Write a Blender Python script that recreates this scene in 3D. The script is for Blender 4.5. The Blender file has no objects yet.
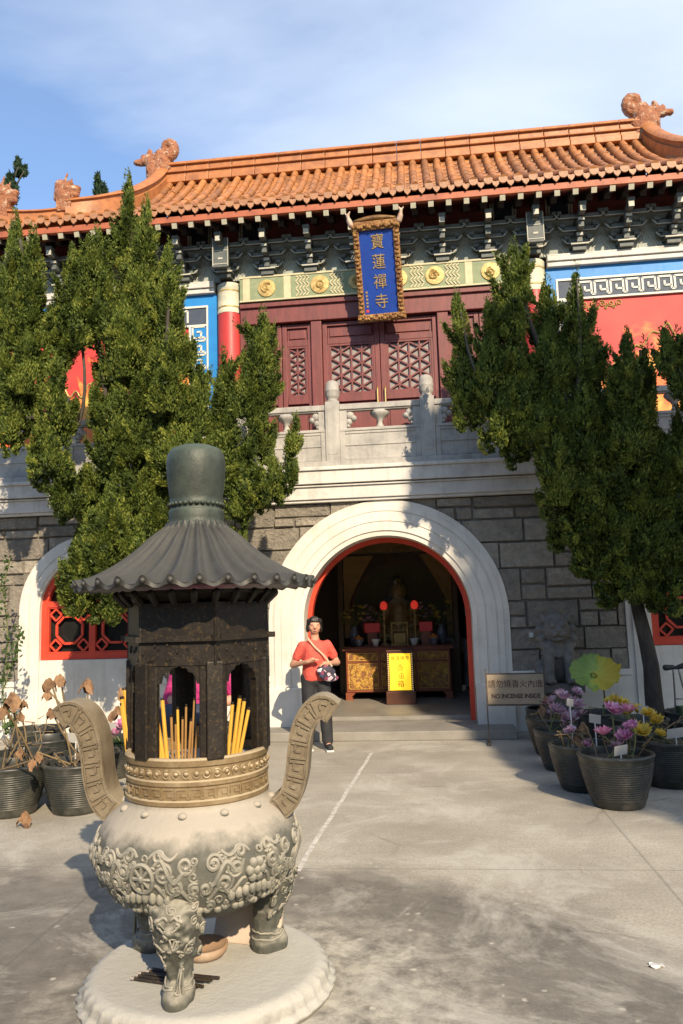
import bpy, math, random
import numpy as np
from mathutils import Vector, Matrix, noise as mnoise
from math import sin, cos, pi, radians, sqrt, atan2, hypot
random.seed(7)
R = random.random
def U(a, b): return a + (b - a) * random.random()
scene = bpy.context.scene
COL = scene.collection

# ------------------------------------------------------------------ camera
W, H, F = 683, 1024, 770.0
PITCH, ROLL, YAW = radians(7.2), radians(1.75), radians(6.2)
CAM = np.array([0.563, -10.518, 1.65])
_fw = np.array([-sin(YAW) * cos(PITCH), cos(YAW) * cos(PITCH), sin(PITCH)])
_rt = np.array([cos(YAW), sin(YAW), 0.0])
_up = np.cross(_rt, _fw)
_R = cos(ROLL) * _rt - sin(ROLL) * _up
_U = cos(ROLL) * _up + sin(ROLL) * _rt
cd = bpy.data.cameras.new('camera'); cam = bpy.data.objects.new('camera', cd); COL.objects.link(cam)
cd.sensor_fit = 'VERTICAL'; cd.sensor_height = 36.0; cd.sensor_width = 24.0
cd.lens = 36.0 * F / H; cd.clip_end = 5000; cd.clip_start = 0.05
mw = Matrix.Identity(4)
for i in range(3):
    mw[i][0], mw[i][1], mw[i][2], mw[i][3] = _R[i], _U[i], -_fw[i], CAM[i]
cam.matrix_world = mw
scene.camera = cam
def aty(x, y, Y):
    "point of the vertical plane at depth Y that is seen at this place of the photograph"
    d = _fw + (x - W / 2) / F * _R - (y - H / 2) / F * _U
    return CAM + d * ((Y - CAM[1]) / d[1])
def atz(x, y, Z=0.0):
    d = _fw + (x - W / 2) / F * _R - (y - H / 2) / F * _U
    return CAM + d * ((Z - CAM[2]) / d[2])

# ------------------------------------------------------------------ mesh builder
class MB:
    def __init__(s):
        s.v = []; s.f = []; s.t = []; s.tint = 0.5
    def add(s, vs, fs):
        o = len(s.v)
        s.v.extend([tuple(p) for p in vs])
        for f in fs:
            s.f.append([o + i for i in f]); s.t.append(s.tint)
        return s
    def box(s, x0, x1, y0, y1, z0, z1):
        v = [(x0,y0,z0),(x1,y0,z0),(x1,y1,z0),(x0,y1,z0),(x0,y0,z1),(x1,y0,z1),(x1,y1,z1),(x0,y1,z1)]
        return s.add(v, [(0,3,2,1),(4,5,6,7),(0,1,5,4),(1,2,6,5),(2,3,7,6),(3,0,4,7)])
    def obox(s, c, ax, ay, az):
        "oriented box: centre and three half-axis vectors"
        c, ax, ay, az = map(Vector, (c, ax, ay, az))
        v = [c + i*ax + j*ay + k*az for k in (-1,1) for (i,j) in ((-1,-1),(1,-1),(1,1),(-1,1))]
        return s.add(v, [(0,3,2,1),(4,5,6,7),(0,1,5,4),(1,2,6,5),(2,3,7,6),(3,0,4,7)])
    def bar(s, a, b, w, d, n=(0,1,0)):
        "flat bar from a to b, w wide, d deep along n"
        a, b, n = Vector(a), Vector(b), Vector(n)
        t = (b - a); L = t.length
        if L < 1e-6: return s
        t /= L; side = t.cross(n)
        if side.length < 1e-6: side = Vector((1,0,0))
        side.normalize()
        return s.obox((a + b) / 2, t * (L/2), side * (w/2), n.normalized() * (d/2))
    def lathe(s, prof, n=32, c=(0,0,0), cap0=False, cap1=False, rmod=None):
        vs = []; fs = []; m = len(prof)
        for (r, z) in prof:
            for k in range(n):
                a = 2*pi*k/n
                rr = r if rmod is None else rmod(r, z, a)
                vs.append((c[0] + rr*cos(a), c[1] + rr*sin(a), c[2] + z))
        for i in range(m-1):
            for k in range(n):
                k2 = (k+1) % n
                fs.append((i*n+k, i*n+k2, (i+1)*n+k2, (i+1)*n+k))
        if cap0: fs.append(tuple(range(n-1, -1, -1)))
        if cap1: fs.append(tuple((m-1)*n + k for k in range(n)))
        return s.add(vs, fs)
    def tube(s, pts, r, n=8, cap=True, flat=1.0, up=None):
        pts = [Vector(p) for p in pts]; m = len(pts)
        if m < 2: return s
        rs = r if isinstance(r, (list, tuple)) else [r]*m
        vs = []; fs = []; prev = None
        for i, p in enumerate(pts):
            t = pts[min(i+1, m-1)] - pts[max(i-1, 0)]
            if t.length < 1e-9: t = Vector((0,0,1))
            t.normalize()
            if up is not None:
                a = Vector(up) - t * t.dot(Vector(up))
            elif prev is None:
                a = t.cross(Vector((0,0,1)) if abs(t.z) < 0.9 else Vector((1,0,0)))
            else:
                a = prev - t * prev.dot(t)
            if a.length < 1e-6: a = t.orthogonal()
            a.normalize(); prev = a; b = t.cross(a)
            for k in range(n):
                q = 2*pi*k/n
                vs.append(p + a*(rs[i]*flat*cos(q)) + b*(rs[i]*sin(q)))
        for i in range(m-1):
            for k in range(n):
                k2 = (k+1) % n
                fs.append((i*n+k, i*n+k2, (i+1)*n+k2, (i+1)*n+k))
        if cap:
            fs.append(tuple(range(n-1,-1,-1))); fs.append(tuple((m-1)*n+k for k in range(n)))
        return s.add(vs, fs)
    def cap(s, p1, r1, p2, r2, n=12):
        "closed tapered capsule"
        p1, p2 = Vector(p1), Vector(p2); t = p2 - p1; L = max(t.length, 1e-5); t /= L
        pts = []; rs = []
        for k in range(5):
            a = pi/2 * (1 - k/4.0); pts.append(p1 - t*(r1*sin(a))); rs.append(max(r1*cos(a), r1*0.06))
        for k in range(5):
            a = pi/2 * k/4.0; pts.append(p2 + t*(r2*sin(a))); rs.append(max(r2*cos(a), r2*0.06))
        a = t.orthogonal().normalized(); b = t.cross(a); vs = []; fs = []; m = len(pts)
        for p, r in zip(pts, rs):
            for k in range(n):
                q = 2*pi*k/n; vs.append(p + a*(r*cos(q)) + b*(r*sin(q)))
        for i in range(m-1):
            for k in range(n):
                k2 = (k+1) % n
                fs.append((i*n+k, i*n+k2, (i+1)*n+k2, (i+1)*n+k))
        fs.append(tuple(range(n-1,-1,-1))); fs.append(tuple((m-1)*n+k for k in range(n)))
        return s.add(vs, fs)
    def ell(s, c, r, rot=None, nu=16, nv=10):
        c = Vector(c); vs = []; fs = []
        M3 = rot if rot is not None else Matrix.Identity(3)
        if isinstance(r, (int, float)): r = (r, r, r)
        vs.append(c + M3 @ Vector((0,0,-r[2])))
        for i in range(1, nv):
            a = -pi/2 + pi*i/nv
            for k in range(nu):
                q = 2*pi*k/nu
                vs.append(c + M3 @ Vector((r[0]*cos(a)*cos(q), r[1]*cos(a)*sin(q), r[2]*sin(a))))
        vs.append(c + M3 @ Vector((0,0,r[2]))); top = len(vs)-1
        for k in range(nu):
            k2 = (k+1) % nu
            fs.append((0, 1+k2, 1+k)); fs.append((top, top-nu+k, top-nu+k2))
            for i in range(nv-2):
                o = 1 + i*nu; fs.append((o+k, o+k2, o+nu+k2, o+nu+k))
        return s.add(vs, fs)
    def prism(s, poly, f0, f1):
        "poly of 2D points; f0 and f1 map (u, v) to 3D for the two end faces"
        n = len(poly)
        vs = [f0(*p) for p in poly] + [f1(*p) for p in poly]
        fs = [tuple(range(n-1,-1,-1)), tuple(range(n, 2*n))]
        for i in range(n):
            j = (i+1) % n; fs.append((i, j, n+j, n+i))
        return s.add(vs, fs)
    def sweep_arch(s, prof, cz, z0, n=28):
        "profile of (radius, y) swept up a jamb, round a half circle and down again, about x = 0"
        path = [('L', z0), ('L', cz)]
        st = []
        for (r, y) in prof:
            row = [(-r, y, z0)]
            for k in range(n+1):
                a = pi - pi*k/n; row.append((r*cos(a), y, cz + r*sin(a)))
            row.append((r, y, z0)); st.append(row)
        m = len(st[0]); vs = [p for row in st for p in row]; fs = []
        for i in range(len(st)-1):
            for k in range(m-1):
                fs.append((i*m+k, i*m+k+1, (i+1)*m+k+1, (i+1)*m+k))
        return s.add(vs, fs)
    def moved(s, d):
        s.v = [(p[0]+d[0], p[1]+d[1], p[2]+d[2]) for p in s.v]; return s
    def mesh(s, name, tint=False, smooth=False):
        me = bpy.data.meshes.new(name)
        me.from_pydata(s.v, [], s.f)
        if tint:
            a = me.attributes.new('tint', 'FLOAT', 'FACE'); a.data.foreach_set('value', np.array(s.t, dtype=np.float32))
        if smooth: me.polygons.foreach_set('use_smooth', np.ones(len(me.polygons), dtype=bool))
        me.update(); return me
    def build(s, name, mat, parent=None, smooth=False, bevel=0, tint=False, seg=2, autosmooth=None):
        me = s.mesh(name, tint, smooth or autosmooth is not None); me.materials.append(mat)
        if autosmooth is not None: me.set_sharp_from_angle(angle=radians(autosmooth))
        o = bpy.data.objects.new(name, me); COL.objects.link(o)
        if parent is not None: o.parent = parent
        if bevel:
            b = o.modifiers.new('bevel', 'BEVEL'); b.width = bevel; b.segments = seg; b.limit_method = 'ANGLE'; b.angle_limit = radians(35)
        return o

def remeshed(mb, name, mat, parent, voxel, smooth=4, disp=None):
    "one continuous skin over everything in the builder"
    t = bpy.data.objects.new('t', mb.mesh('t')); COL.objects.link(t)
    m = t.modifiers.new('r', 'REMESH'); m.mode = 'VOXEL'; m.voxel_size = voxel; m.use_smooth_shade = True
    if smooth:
        q = t.modifiers.new('s', 'SMOOTH'); q.factor = 0.5; q.iterations = smooth
    dg = bpy.context.evaluated_depsgraph_get()
    me = bpy.data.meshes.new_from_object(t.evaluated_get(dg))
    bpy.data.objects.remove(t)
    me.name = name; me.materials.clear(); me.materials.append(mat)
    if disp:
        for v in me.vertices: v.co += Vector(v.normal) * disp(v.co)
    me.polygons.foreach_set('use_smooth', np.ones(len(me.polygons), dtype=bool))
    o = bpy.data.objects.new(name, me); COL.objects.link(o)
    if parent is not None: o.parent = parent
    return o

def tag(o, label=None, cat=None, group=None, kind=None):
    if label: o['label'] = label
    if cat: o['category'] = cat
    if group: o['group'] = group
    if kind: o['kind'] = kind
    return o
def thing(name, label, cat, loc=(0,0,0), rz=0.0, group=None):
    o = bpy.data.objects.new(name, None); COL.objects.link(o)
    o.empty_display_size = 0.2; o.location = loc; o.rotation_euler = (0,0,rz)
    return tag(o, label, cat, group)
KIDS = None
def copy_tree(o, parent=None):
    c = o.copy(); COL.objects.link(c)
    if parent is not None: c.parent = parent
    for ch in list(o.children): copy_tree(ch, c)
    return c

# ------------------------------------------------------------------ materials
def newmat(name):
    m = bpy.data.materials.new(name); m.use_nodes = True
    nt = m.node_tree; b = nt.nodes['Principled BSDF']
    return m, nt, b
def N(nt, typ, **kw):
    n = nt.nodes.new(typ)
    for k, v in kw.items():
        if k in n.inputs: n.inputs[k].default_value = v
        else: setattr(n, k, v)
    return n
def ramp(nt, src, stops, interp='LINEAR'):
    r = nt.nodes.new('ShaderNodeValToRGB'); r.color_ramp.interpolation = interp
    el = r.color_ramp.elements
    while len(el) < len(stops): el.new(0.5)
    for e, (p, c) in zip(el, stops):
        e.position = p; e.color = (c[0], c[1], c[2], 1) if isinstance(c, (tuple, list)) else (c, c, c, 1)
    nt.links.new(src, r.inputs[0]); return r.outputs['Color']
def mixc(nt, fac, a, b, mode='MIX'):
    m = nt.nodes.new('ShaderNodeMix'); m.data_type = 'RGBA'; m.blend_type = mode
    for sock, val in ((m.inputs[0], fac), (m.inputs[6], a), (m.inputs[7], b)):
        if isinstance(val, (int, float)): sock.default_value = val
        elif isinstance(val, (tuple, list)): sock.default_value = (val[0], val[1], val[2], 1)
        else: nt.links.new(val, sock)
    return m.outputs[2]
def math_(nt, op, a, b=None, c=None, clamp=False):
    m = nt.nodes.new('ShaderNodeMath'); m.operation = op; m.use_clamp = clamp
    for i, val in enumerate((a, b, c)):
        if val is None: continue
        if isinstance(val, (int, float)): m.inputs[i].default_value = val
        else: nt.links.new(val, m.inputs[i])
    return m.outputs[0]
def noise(nt, vec, scale, detail=5, rough=0.6, dist=0.0):
    n = nt.nodes.new('ShaderNodeTexNoise')
    n.inputs['Scale'].default_value = scale; n.inputs['Detail'].default_value = detail
    n.inputs['Roughness'].default_value = rough; n.inputs['Distortion'].default_value = dist
    if vec is not None: nt.links.new(vec, n.inputs['Vector'])
    return n.outputs['Fac']
def coords(nt, sc=None):
    t = nt.nodes.new('ShaderNodeTexCoord'); v = t.outputs['Object']
    if sc:
        m = nt.nodes.new('ShaderNodeMapping'); m.inputs['Scale'].default_value = sc; nt.links.new(v, m.inputs['Vector']); v = m.outputs['Vector']
    return v
def bump(nt, b, h, strength, dist=0.01, prev=None):
    n = nt.nodes.new('ShaderNodeBump'); n.inputs['Strength'].default_value = strength; n.inputs['Distance'].default_value = dist
    nt.links.new(h, n.inputs['Height'])
    if prev is not None: nt.links.new(prev, n.inputs['Normal'])
    nt.links.new(n.outputs['Normal'], b.inputs['Normal']); return n.outputs['Normal']
def M(name, c1, c2=None, scale=6.0, rough=0.6, rvar=0.1, bmp=0.15, bscale=40.0, bdist=0.01, metal=0.0,
      dirt=None, dscale=2.5, damt=0.5, drange=(0.5, 0.75), tint=0.0, spec=0.4, sc=None, streak=None, coat=0.0):
    m, nt, b = newmat(name); v = coords(nt, sc)
    c2 = c2 or tuple(x*0.8 for x in c1)
    f = noise(nt, v, scale)
    col = ramp(nt, f, [(0.3, c1), (0.7, c2)])
    if tint:
        a = N(nt, 'ShaderNodeAttribute', attribute_name='tint')
        k = math_(nt, 'MULTIPLY_ADD', a.outputs['Fac'], 2*tint, 1 - tint)
        cc = nt.nodes.new('ShaderNodeCombineColor')
        for i in range(3): nt.links.new(k, cc.inputs[i])
        col = mixc(nt, 1.0, col, cc.outputs[0], 'MULTIPLY')
    if dirt:
        df = ramp(nt, noise(nt, v, dscale, 8, 0.7), [(drange[0], 0.0), (drange[1], damt)])
        col = mixc(nt, df, col, dirt)
    if streak:
        sv = coords(nt, (7.0, 7.0, 0.5))
        df = ramp(nt, noise(nt, sv, 1.6, 6, 0.65), [(0.52, 0.0), (0.78, streak[1])])
        col = mixc(nt, df, col, streak[0])
    nt.links.new(col, b.inputs['Base Color'])
    b.inputs['Metallic'].default_value = metal; b.inputs['Specular IOR Level'].default_value = spec
    if coat: b.inputs['Coat Weight'].default_value = coat
    rr = math_(nt, 'MULTIPLY_ADD', noise(nt, v, scale*2.3), 2*rvar, rough - rvar, True)
    nt.links.new(rr, b.inputs['Roughness'])
    if bmp: bump(nt, b, noise(nt, v, bscale, 6, 0.65), bmp, bdist)
    return m
def Mplain(name, c, rough=0.5, emit=0.0, metal=0.0):
    m, nt, b = newmat(name); b.inputs['Base Color'].default_value = (*c, 1); b.inputs['Roughness'].default_value = rough
    b.inputs['Metallic'].default_value = metal
    if emit:
        b.inputs['Emission Color'].default_value = (*c, 1); b.inputs['Emission Strength'].default_value = emit
    return m

m_plaster = M('white_plaster', (.66,.63,.565), (.57,.54,.48), 3, .75, bmp=.2, bscale=25, dirt=(.36,.33,.28), dscale=2.4, damt=.55, drange=(.5,.82), streak=((.36,.33,.28), .6))
m_cornice = M('painted_cornice', (.60,.58,.54), (.50,.48,.44), 3, .7, bmp=.2, bscale=30, dirt=(.25,.24,.21), dscale=3, damt=.6, drange=(.5,.8), streak=((.27,.25,.22), .5))
m_marble = M('grey_marble', (.42,.40,.36), (.30,.29,.27), 4, .65, bmp=.25, bscale=45, dirt=(.16,.155,.14), dscale=4, damt=.6, drange=(.5,.8), streak=((.18,.17,.15), .5))
m_granite = M('granite_blocks', (.31,.275,.22), (.20,.18,.15), 11, .92, bmp=1.0, bscale=20, bdist=.05, dirt=(.12,.11,.10), dscale=4, damt=.65, tint=.35)
m_mortar = M('mortar', (.20,.18,.15), (.13,.118,.10), 9, .9, bmp=.4)
m_redpaint = M('vermilion_paint', (.62,.065,.03), (.52,.05,.026), 4, .45, bmp=.08, bscale=60, dirt=(.25,.03,.02), dscale=5, damt=.35)
m_maroon = M('maroon_wood', (.185,.045,.04), (.12,.03,.028), 5, .5, bmp=.15, bscale=30, sc=(3,3,.6), dirt=(.07,.025,.02), dscale=3, damt=.6)
m_colred = M('column_red', (.48,.05,.045), (.40,.04,.04), 3, .4, bmp=.05)
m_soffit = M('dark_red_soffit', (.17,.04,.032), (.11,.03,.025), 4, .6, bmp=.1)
m_tile = M('orange_roof_tile', (.42,.178,.055), (.29,.108,.036), 7, .5, bmp=.25, bscale=30, dirt=(.13,.075,.045), dscale=3.2, damt=.75, drange=(.45,.75), tint=.4, coat=.08)
m_tileend = M('pale_tile_end', (.40,.20,.10), (.27,.125,.06), 9, .5, bmp=.3, bscale=60, dirt=(.16,.1,.07), damt=.6)
m_ridge = M('ridge_tile', (.43,.172,.055), (.30,.108,.038), 6, .5, bmp=.25, bscale=35, dirt=(.17,.08,.045), dscale=3, damt=.6)
m_beast = M('glazed_beast', (.42,.17,.075), (.24,.085,.04), 14, .4, bmp=1.0, bscale=30, bdist=.04, dirt=(.60,.52,.38), dscale=13, damt=.85, drange=(.54,.64))
m_rafter = M('rafter_paint', (.055,.045,.04), (.035,.03,.03), 6, .6)
m_raftend = M('rafter_end', (.48,.45,.34), (.36,.34,.25), 20, .6)
m_brk = M('bracket_paint', (.115,.13,.12), (.07,.08,.08), 7, .6, bmp=.15, dirt=(.2,.2,.17), dscale=8, damt=.4)
m_brkline = M('bracket_line', (.46,.45,.38), (.36,.35,.28), 9, .6)
m_brkboard = M('bracket_board', (.36,.38,.33), (.25,.28,.25), 6, .7, dirt=(.08,.08,.07), dscale=4, damt=.5)
m_beamgreen = M('beam_green', (.22,.26,.14), (.17,.21,.12), 9, .6, dirt=(.42,.42,.3), dscale=8, damt=.4)
m_cream = M('beam_cream', (.56,.49,.31), (.46,.4,.25), 9, .6, dirt=(.3,.27,.18), dscale=6, damt=.4)
m_gold = M('gold_paint', (.50,.37,.14), (.34,.22,.07), 14, .4, bmp=.5, bscale=60, metal=.25, dirt=(.25,.13,.03), dscale=14, damt=.6)
m_pframe = M('plaque_gilding', (.46,.27,.09), (.22,.085,.035), 18, .4, bmp=.9, bscale=38, bdist=.03, metal=.35, dirt=(.10,.04,.025), dscale=16, damt=.85)
m_gilt = M('gilded_carving', (.78,.50,.12), (.42,.20,.04), 16, .4, bmp=.9, bscale=38, bdist=.03, metal=.25, dirt=(.09,.045,.02), dscale=14, damt=.8)
m_blue = M('panel_blue', (.010,.17,.48), (.014,.22,.55), 5, .5, bmp=.05, dirt=(.02,.13,.3), damt=.3)
m_navy = M('fret_ground', (.035,.05,.085), (.05,.07,.10), 8, .6)
m_plaqueblue = M('plaque_blue', (.012,.045,.27), (.015,.06,.33), 5, .4, bmp=.06)
m_glass_dark = M('dark_glass', (.012,.013,.013), (.02,.02,.018), 3, .15, bmp=0)
m_interior = M('hall_wall', (.10,.075,.055), (.07,.055,.042), 3, .8)
m_floorin = M('hall_floor', (.27,.25,.22), (.2,.19,.165), 3, .5, dirt=(.12,.11,.1), damt=.4)
m_skin = M('skin', (.50,.27,.175), (.44,.23,.15), 9, .5, bmp=.05)
m_hair = M('hair', (.012,.010,.009), (.02,.016,.014), 40, .45, bmp=.5, bscale=90, sc=(1,1,.2))
m_coral = M('coral_shirt', (.66,.105,.075), (.55,.08,.058), 7, .85, bmp=.7, bscale=12, bdist=.04)
m_black = M('black_cloth', (.016,.016,.018), (.025,.025,.028), 8, .8, bmp=.3, bscale=20, bdist=.02)
m_pink = M('pink_jacket', (.52,.04,.19), (.40,.03,.15), 7, .75, bmp=.8, bscale=11, bdist=.05)
m_greycloth = M('grey_cloth', (.30,.30,.32), (.22,.22,.25), 8, .8)
m_white = Mplain('white_card', (.52,.51,.48), .6)
m_rubber = Mplain('black_rubber', (.015,.015,.016), .6)
m_steel = M('dull_steel', (.30,.30,.29), (.2,.2,.2), 9, .4, metal=.9, bmp=.05)

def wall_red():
    "red panel with wavy orange and gold patches, denser towards its foot"
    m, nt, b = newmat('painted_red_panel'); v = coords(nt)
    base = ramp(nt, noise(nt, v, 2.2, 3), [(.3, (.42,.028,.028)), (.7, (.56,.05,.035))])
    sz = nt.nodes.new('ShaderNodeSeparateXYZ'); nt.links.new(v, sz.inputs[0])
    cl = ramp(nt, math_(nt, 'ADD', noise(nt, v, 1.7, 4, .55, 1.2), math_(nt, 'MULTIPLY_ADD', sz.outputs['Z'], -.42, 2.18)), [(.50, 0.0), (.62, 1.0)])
    orange_gold = ramp(nt, noise(nt, v, 3.1, 4, .5, .8), [(.35, (.72,.14,.03)), (.65, (.80,.42,.08))])
    c = mixc(nt, cl, base, orange_gold)
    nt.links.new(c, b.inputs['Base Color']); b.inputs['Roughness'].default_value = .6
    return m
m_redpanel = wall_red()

def bronze(name, lo, hi, ash, ash_amt, rough=.55, bscale=30.0, bmp=.4, fine=None, zramp=None):
    "weathered bronze: pale ash lies where the surface faces up and in blotches"
    m, nt, b = newmat(name); v = coords(nt)
    c = ramp(nt, noise(nt, v, 9, 7, .7), [(.3, lo), (.7, hi)])
    if fine: 
        c = mixc(nt, ramp(nt, noise(nt, v, 55, 5, .7), [(.55, 0.0), (.68, .9)]), c, fine)
    g = nt.nodes.new('ShaderNodeNewGeometry'); sx = nt.nodes.new('ShaderNodeSeparateXYZ'); nt.links.new(g.outputs['Normal'], sx.inputs[0])
    upf = math_(nt, 'MULTIPLY_ADD', sx.outputs['Z'], .45, .0)
    n2 = noise(nt, v, 5, 8, .7)
    k = math_(nt, 'ADD', upf, n2)
    if zramp:
        tc = nt.nodes.new('ShaderNodeSeparateXYZ'); nt.links.new(v, tc.inputs[0])
        k = math_(nt, 'ADD', k, math_(nt, 'MULTIPLY_ADD', tc.outputs['Z'], zramp[0], zramp[1]))
    f = ramp(nt, k, [(.48, 0.0), (.80, ash_amt)])
    c = mixc(nt, f, c, ash)
    nt.links.new(c, b.inputs['Base Color']); b.inputs['Metallic'].default_value = .12
    b.inputs['Roughness'].default_value = rough; b.inputs['Specular IOR Level'].default_value = .4
    bump(nt, b, noise(nt, v, bscale, 7, .7), bmp, .008)
    return m
m_bz_bowl = bronze('bronze_bowl', (.065,.068,.058), (.145,.142,.118), (.37,.335,.28), .95, .85, 14, .8, zramp=(3.2, -2.1))
m_bz_relief = bronze('bronze_relief', (.13,.13,.11), (.25,.24,.195), (.39,.36,.295), .8, .85, 34, 1.0)
m_bz_leg = bronze('bronze_leg', (.045,.048,.041), (.125,.125,.102), (.33,.305,.245), .75, .65, 45, .7)
m_bz_ring = bronze('bronze_ring', (.13,.09,.045), (.25,.18,.095), (.46,.38,.25), .75, .5)
m_bz_dark = bronze('bronze_chamber', (.009,.007,.0055), (.02,.0155,.011), (.055,.042,.03), .35, .45, fine=(.085,.055,.02))
m_bz_roof = bronze('bronze_roof', (.020,.020,.018), (.042,.041,.036), (.085,.083,.072), .5, .5, 40)
m_bz_knob = bronze('bronze_finial', (.022,.028,.023), (.055,.068,.052), (.09,.12,.09), .5, .5, 24)
m_bz_handle = bronze('bronze_handle', (.115,.09,.058), (.215,.172,.112), (.36,.315,.235), .7, .55)
m_fret_dark = bronze('bronze_fret_ground', (.10,.075,.04), (.15,.11,.065), (.3,.25,.16), .3, .6)
m_stonebase = bronze('pedestal_stone', (.13,.125,.108), (.30,.288,.25), (.46,.445,.395), .8, .88, 26, .8)

def ground_mat():
    m, nt, b = newmat('courtyard_concrete'); v = coords(nt)
    sx = nt.nodes.new('ShaderNodeSeparateXYZ'); nt.links.new(v, sx.inputs[0]); X, Y = sx.outputs['X'], sx.outputs['Y']
    base = ramp(nt, noise(nt, v, 1.1, 8, .62), [(.28, (.265,.24,.195)), (.5,(.36,.33,.272)), (.72, (.45,.415,.345))])
    grain = noise(nt, v, 55, 4, .7)
    base = mixc(nt, ramp(nt, grain, [(.35, .45), (.6, 0.0)]), base, (.13,.115,.092))
    # broom streaks along x
    sv = coords(nt, (.9, 16.0, 1.0))
    st = noise(nt, sv, 3.2, 6, .65)
    base = mixc(nt, ramp(nt, st, [(.48, 0.0), (.66, .22)]), base, (.19,.175,.145))
    # worn dark apron round the burner
    e = noise(nt, v, .9, 6, .65)
    yk = math_(nt, 'MULTIPLY_ADD', Y, -1.1, -5.75)          # rises below y = -5.2
    xk = math_(nt, 'MULTIPLY', math_(nt, 'SUBTRACT', X, .55), 1.1, None)
    xk = math_(nt, 'MAXIMUM', xk, 0.0)
    dk = math_(nt, 'SUBTRACT', math_(nt, 'ADD', yk, math_(nt, 'MULTIPLY_ADD', e, 2.2, -1.1)), xk)
    dkf = ramp(nt, dk, [(0.0, 0.0), (.45, .8)])
    dark = ramp(nt, noise(nt, v, 6, 8, .75), [(.35, (.075,.07,.062)), (.65, (.15,.138,.118))])
    base = mixc(nt, dkf, base, dark)
    # white ash thrown round the pedestal
    dx = math_(nt, 'ADD', X, .15); dy = math_(nt, 'ADD', Y, 7.05)
    d2 = math_(nt, 'SQRT', math_(nt, 'ADD', math_(nt, 'MULTIPLY', dx, dx), math_(nt, 'MULTIPLY', dy, dy)))
    an = noise(nt, v, 4.5, 9, .75, .6)
    ak = math_(nt, 'ADD', math_(nt, 'MULTIPLY_ADD', d2, -.55, .72), an)
    af = ramp(nt, ak, [(.60, 0.0), (.92, .9)])
    scr = ramp(nt, noise(nt, v, 6, 10, .78, .3), [(.40, .1), (.60, 1.0)])
    af = math_(nt, 'MULTIPLY', af, scr)
    base = mixc(nt, af, base, (.44,.41,.34))
    # spatters
    vo = nt.nodes.new('ShaderNodeTexVoronoi'); vo.inputs['Scale'].default_value = 7; nt.links.new(v, vo.inputs['Vector'])
    sp = ramp(nt, math_(nt, 'ADD', vo.outputs['Distance'], math_(nt, 'MULTIPLY_ADD', noise(nt, v, 25, 4), .3, -.15)), [(.06, .8), (.13, 0.0)])
    spm = math_(nt, 'MULTIPLY', sp, ramp(nt, math_(nt, 'ADD', math_(nt, 'MULTIPLY_ADD', d2, -.22, .85), math_(nt, 'MULTIPLY_ADD', noise(nt, v, 1.6), .8, -.4)), [(.3, 0.0), (.6, 1.0)]))
    base = mixc(nt, spm, base, (.46,.43,.36))
    # hairline cracks and old damp stains
    wv = nt.nodes.new('ShaderNodeMix'); wv.data_type = 'VECTOR'; wv.inputs[0].default_value = .22
    nn = nt.nodes.new('ShaderNodeTexNoise'); nn.inputs['Scale'].default_value = 2.2; nn.inputs['Detail'].default_value = 6; nt.links.new(v, nn.inputs['Vector'])
    nt.links.new(v, wv.inputs[4]); nt.links.new(nn.outputs['Color'], wv.inputs[5])
    vc = nt.nodes.new('ShaderNodeTexVoronoi'); vc.feature = 'DISTANCE_TO_EDGE'; vc.inputs['Scale'].default_value = .55; nt.links.new(wv.outputs[1], vc.inputs['Vector'])
    ck = math_(nt, 'MULTIPLY', ramp(nt, vc.outputs['Distance'], [(.0, 1.0), (.008, 0.0)]), ramp(nt, noise(nt, v, .7, 3), [(.50, 0.0), (.60, .40)]))
    base = mixc(nt, ck, base, (.07,.062,.05))
    stn = ramp(nt, noise(nt, v, .55, 9, .72, .8), [(.52, 0.0), (.66, .22)])
    base = mixc(nt, stn, base, (.135,.125,.105))
    wsh = ramp(nt, noise(nt, v, .8, 10, .75, 1.0), [(.50, 0.0), (.64, .6)])
    base = mixc(nt, wsh, base, (.47,.45,.39))
    # slab joints
    for ax, per, off in ((Y, 2.9, .35), (X, 3.4, .95)):
        fr = math_(nt, 'ABSOLUTE', math_(nt, 'SUBTRACT', math_(nt, 'FRACT', math_(nt, 'MULTIPLY_ADD', ax, 1/per, off)), .5))
        jf = ramp(nt, math_(nt, 'ADD', fr, math_(nt, 'MULTIPLY_ADD', noise(nt, v, 9), .004, -.002)), [(.0018, .5), (.0035, 0.0)])
        base = mixc(nt, jf, base, (.10,.095,.085))
    nt.links.new(base, b.inputs['Base Color']); b.inputs['Roughness'].default_value = .85; b.inputs['Specular IOR Level'].default_value = .25
    n1 = bump(nt, b, st, .12, .012)
    bump(nt, b, grain, .35, .006, n1)
    return m

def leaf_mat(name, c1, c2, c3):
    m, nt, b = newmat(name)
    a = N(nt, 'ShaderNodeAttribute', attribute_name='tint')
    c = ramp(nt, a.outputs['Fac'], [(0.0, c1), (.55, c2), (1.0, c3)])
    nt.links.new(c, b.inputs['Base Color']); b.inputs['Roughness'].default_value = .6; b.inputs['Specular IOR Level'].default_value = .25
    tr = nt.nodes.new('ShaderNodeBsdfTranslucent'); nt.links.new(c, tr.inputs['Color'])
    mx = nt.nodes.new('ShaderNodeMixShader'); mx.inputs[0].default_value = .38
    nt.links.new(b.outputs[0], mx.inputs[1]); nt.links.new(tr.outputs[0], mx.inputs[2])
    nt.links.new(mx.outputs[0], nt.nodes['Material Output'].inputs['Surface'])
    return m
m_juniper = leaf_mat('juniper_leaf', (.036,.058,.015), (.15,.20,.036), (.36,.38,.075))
m_leaf = leaf_mat('broad_leaf', (.03,.06,.02), (.06,.11,.03), (.1,.16,.04))
m_bark = M('bark', (.065,.052,.04), (.028,.023,.019), 12, .9, bmp=1.0, bscale=16, bdist=.03, sc=(1,1,.3), dirt=(.16,.17,.12), damt=.5)
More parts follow.
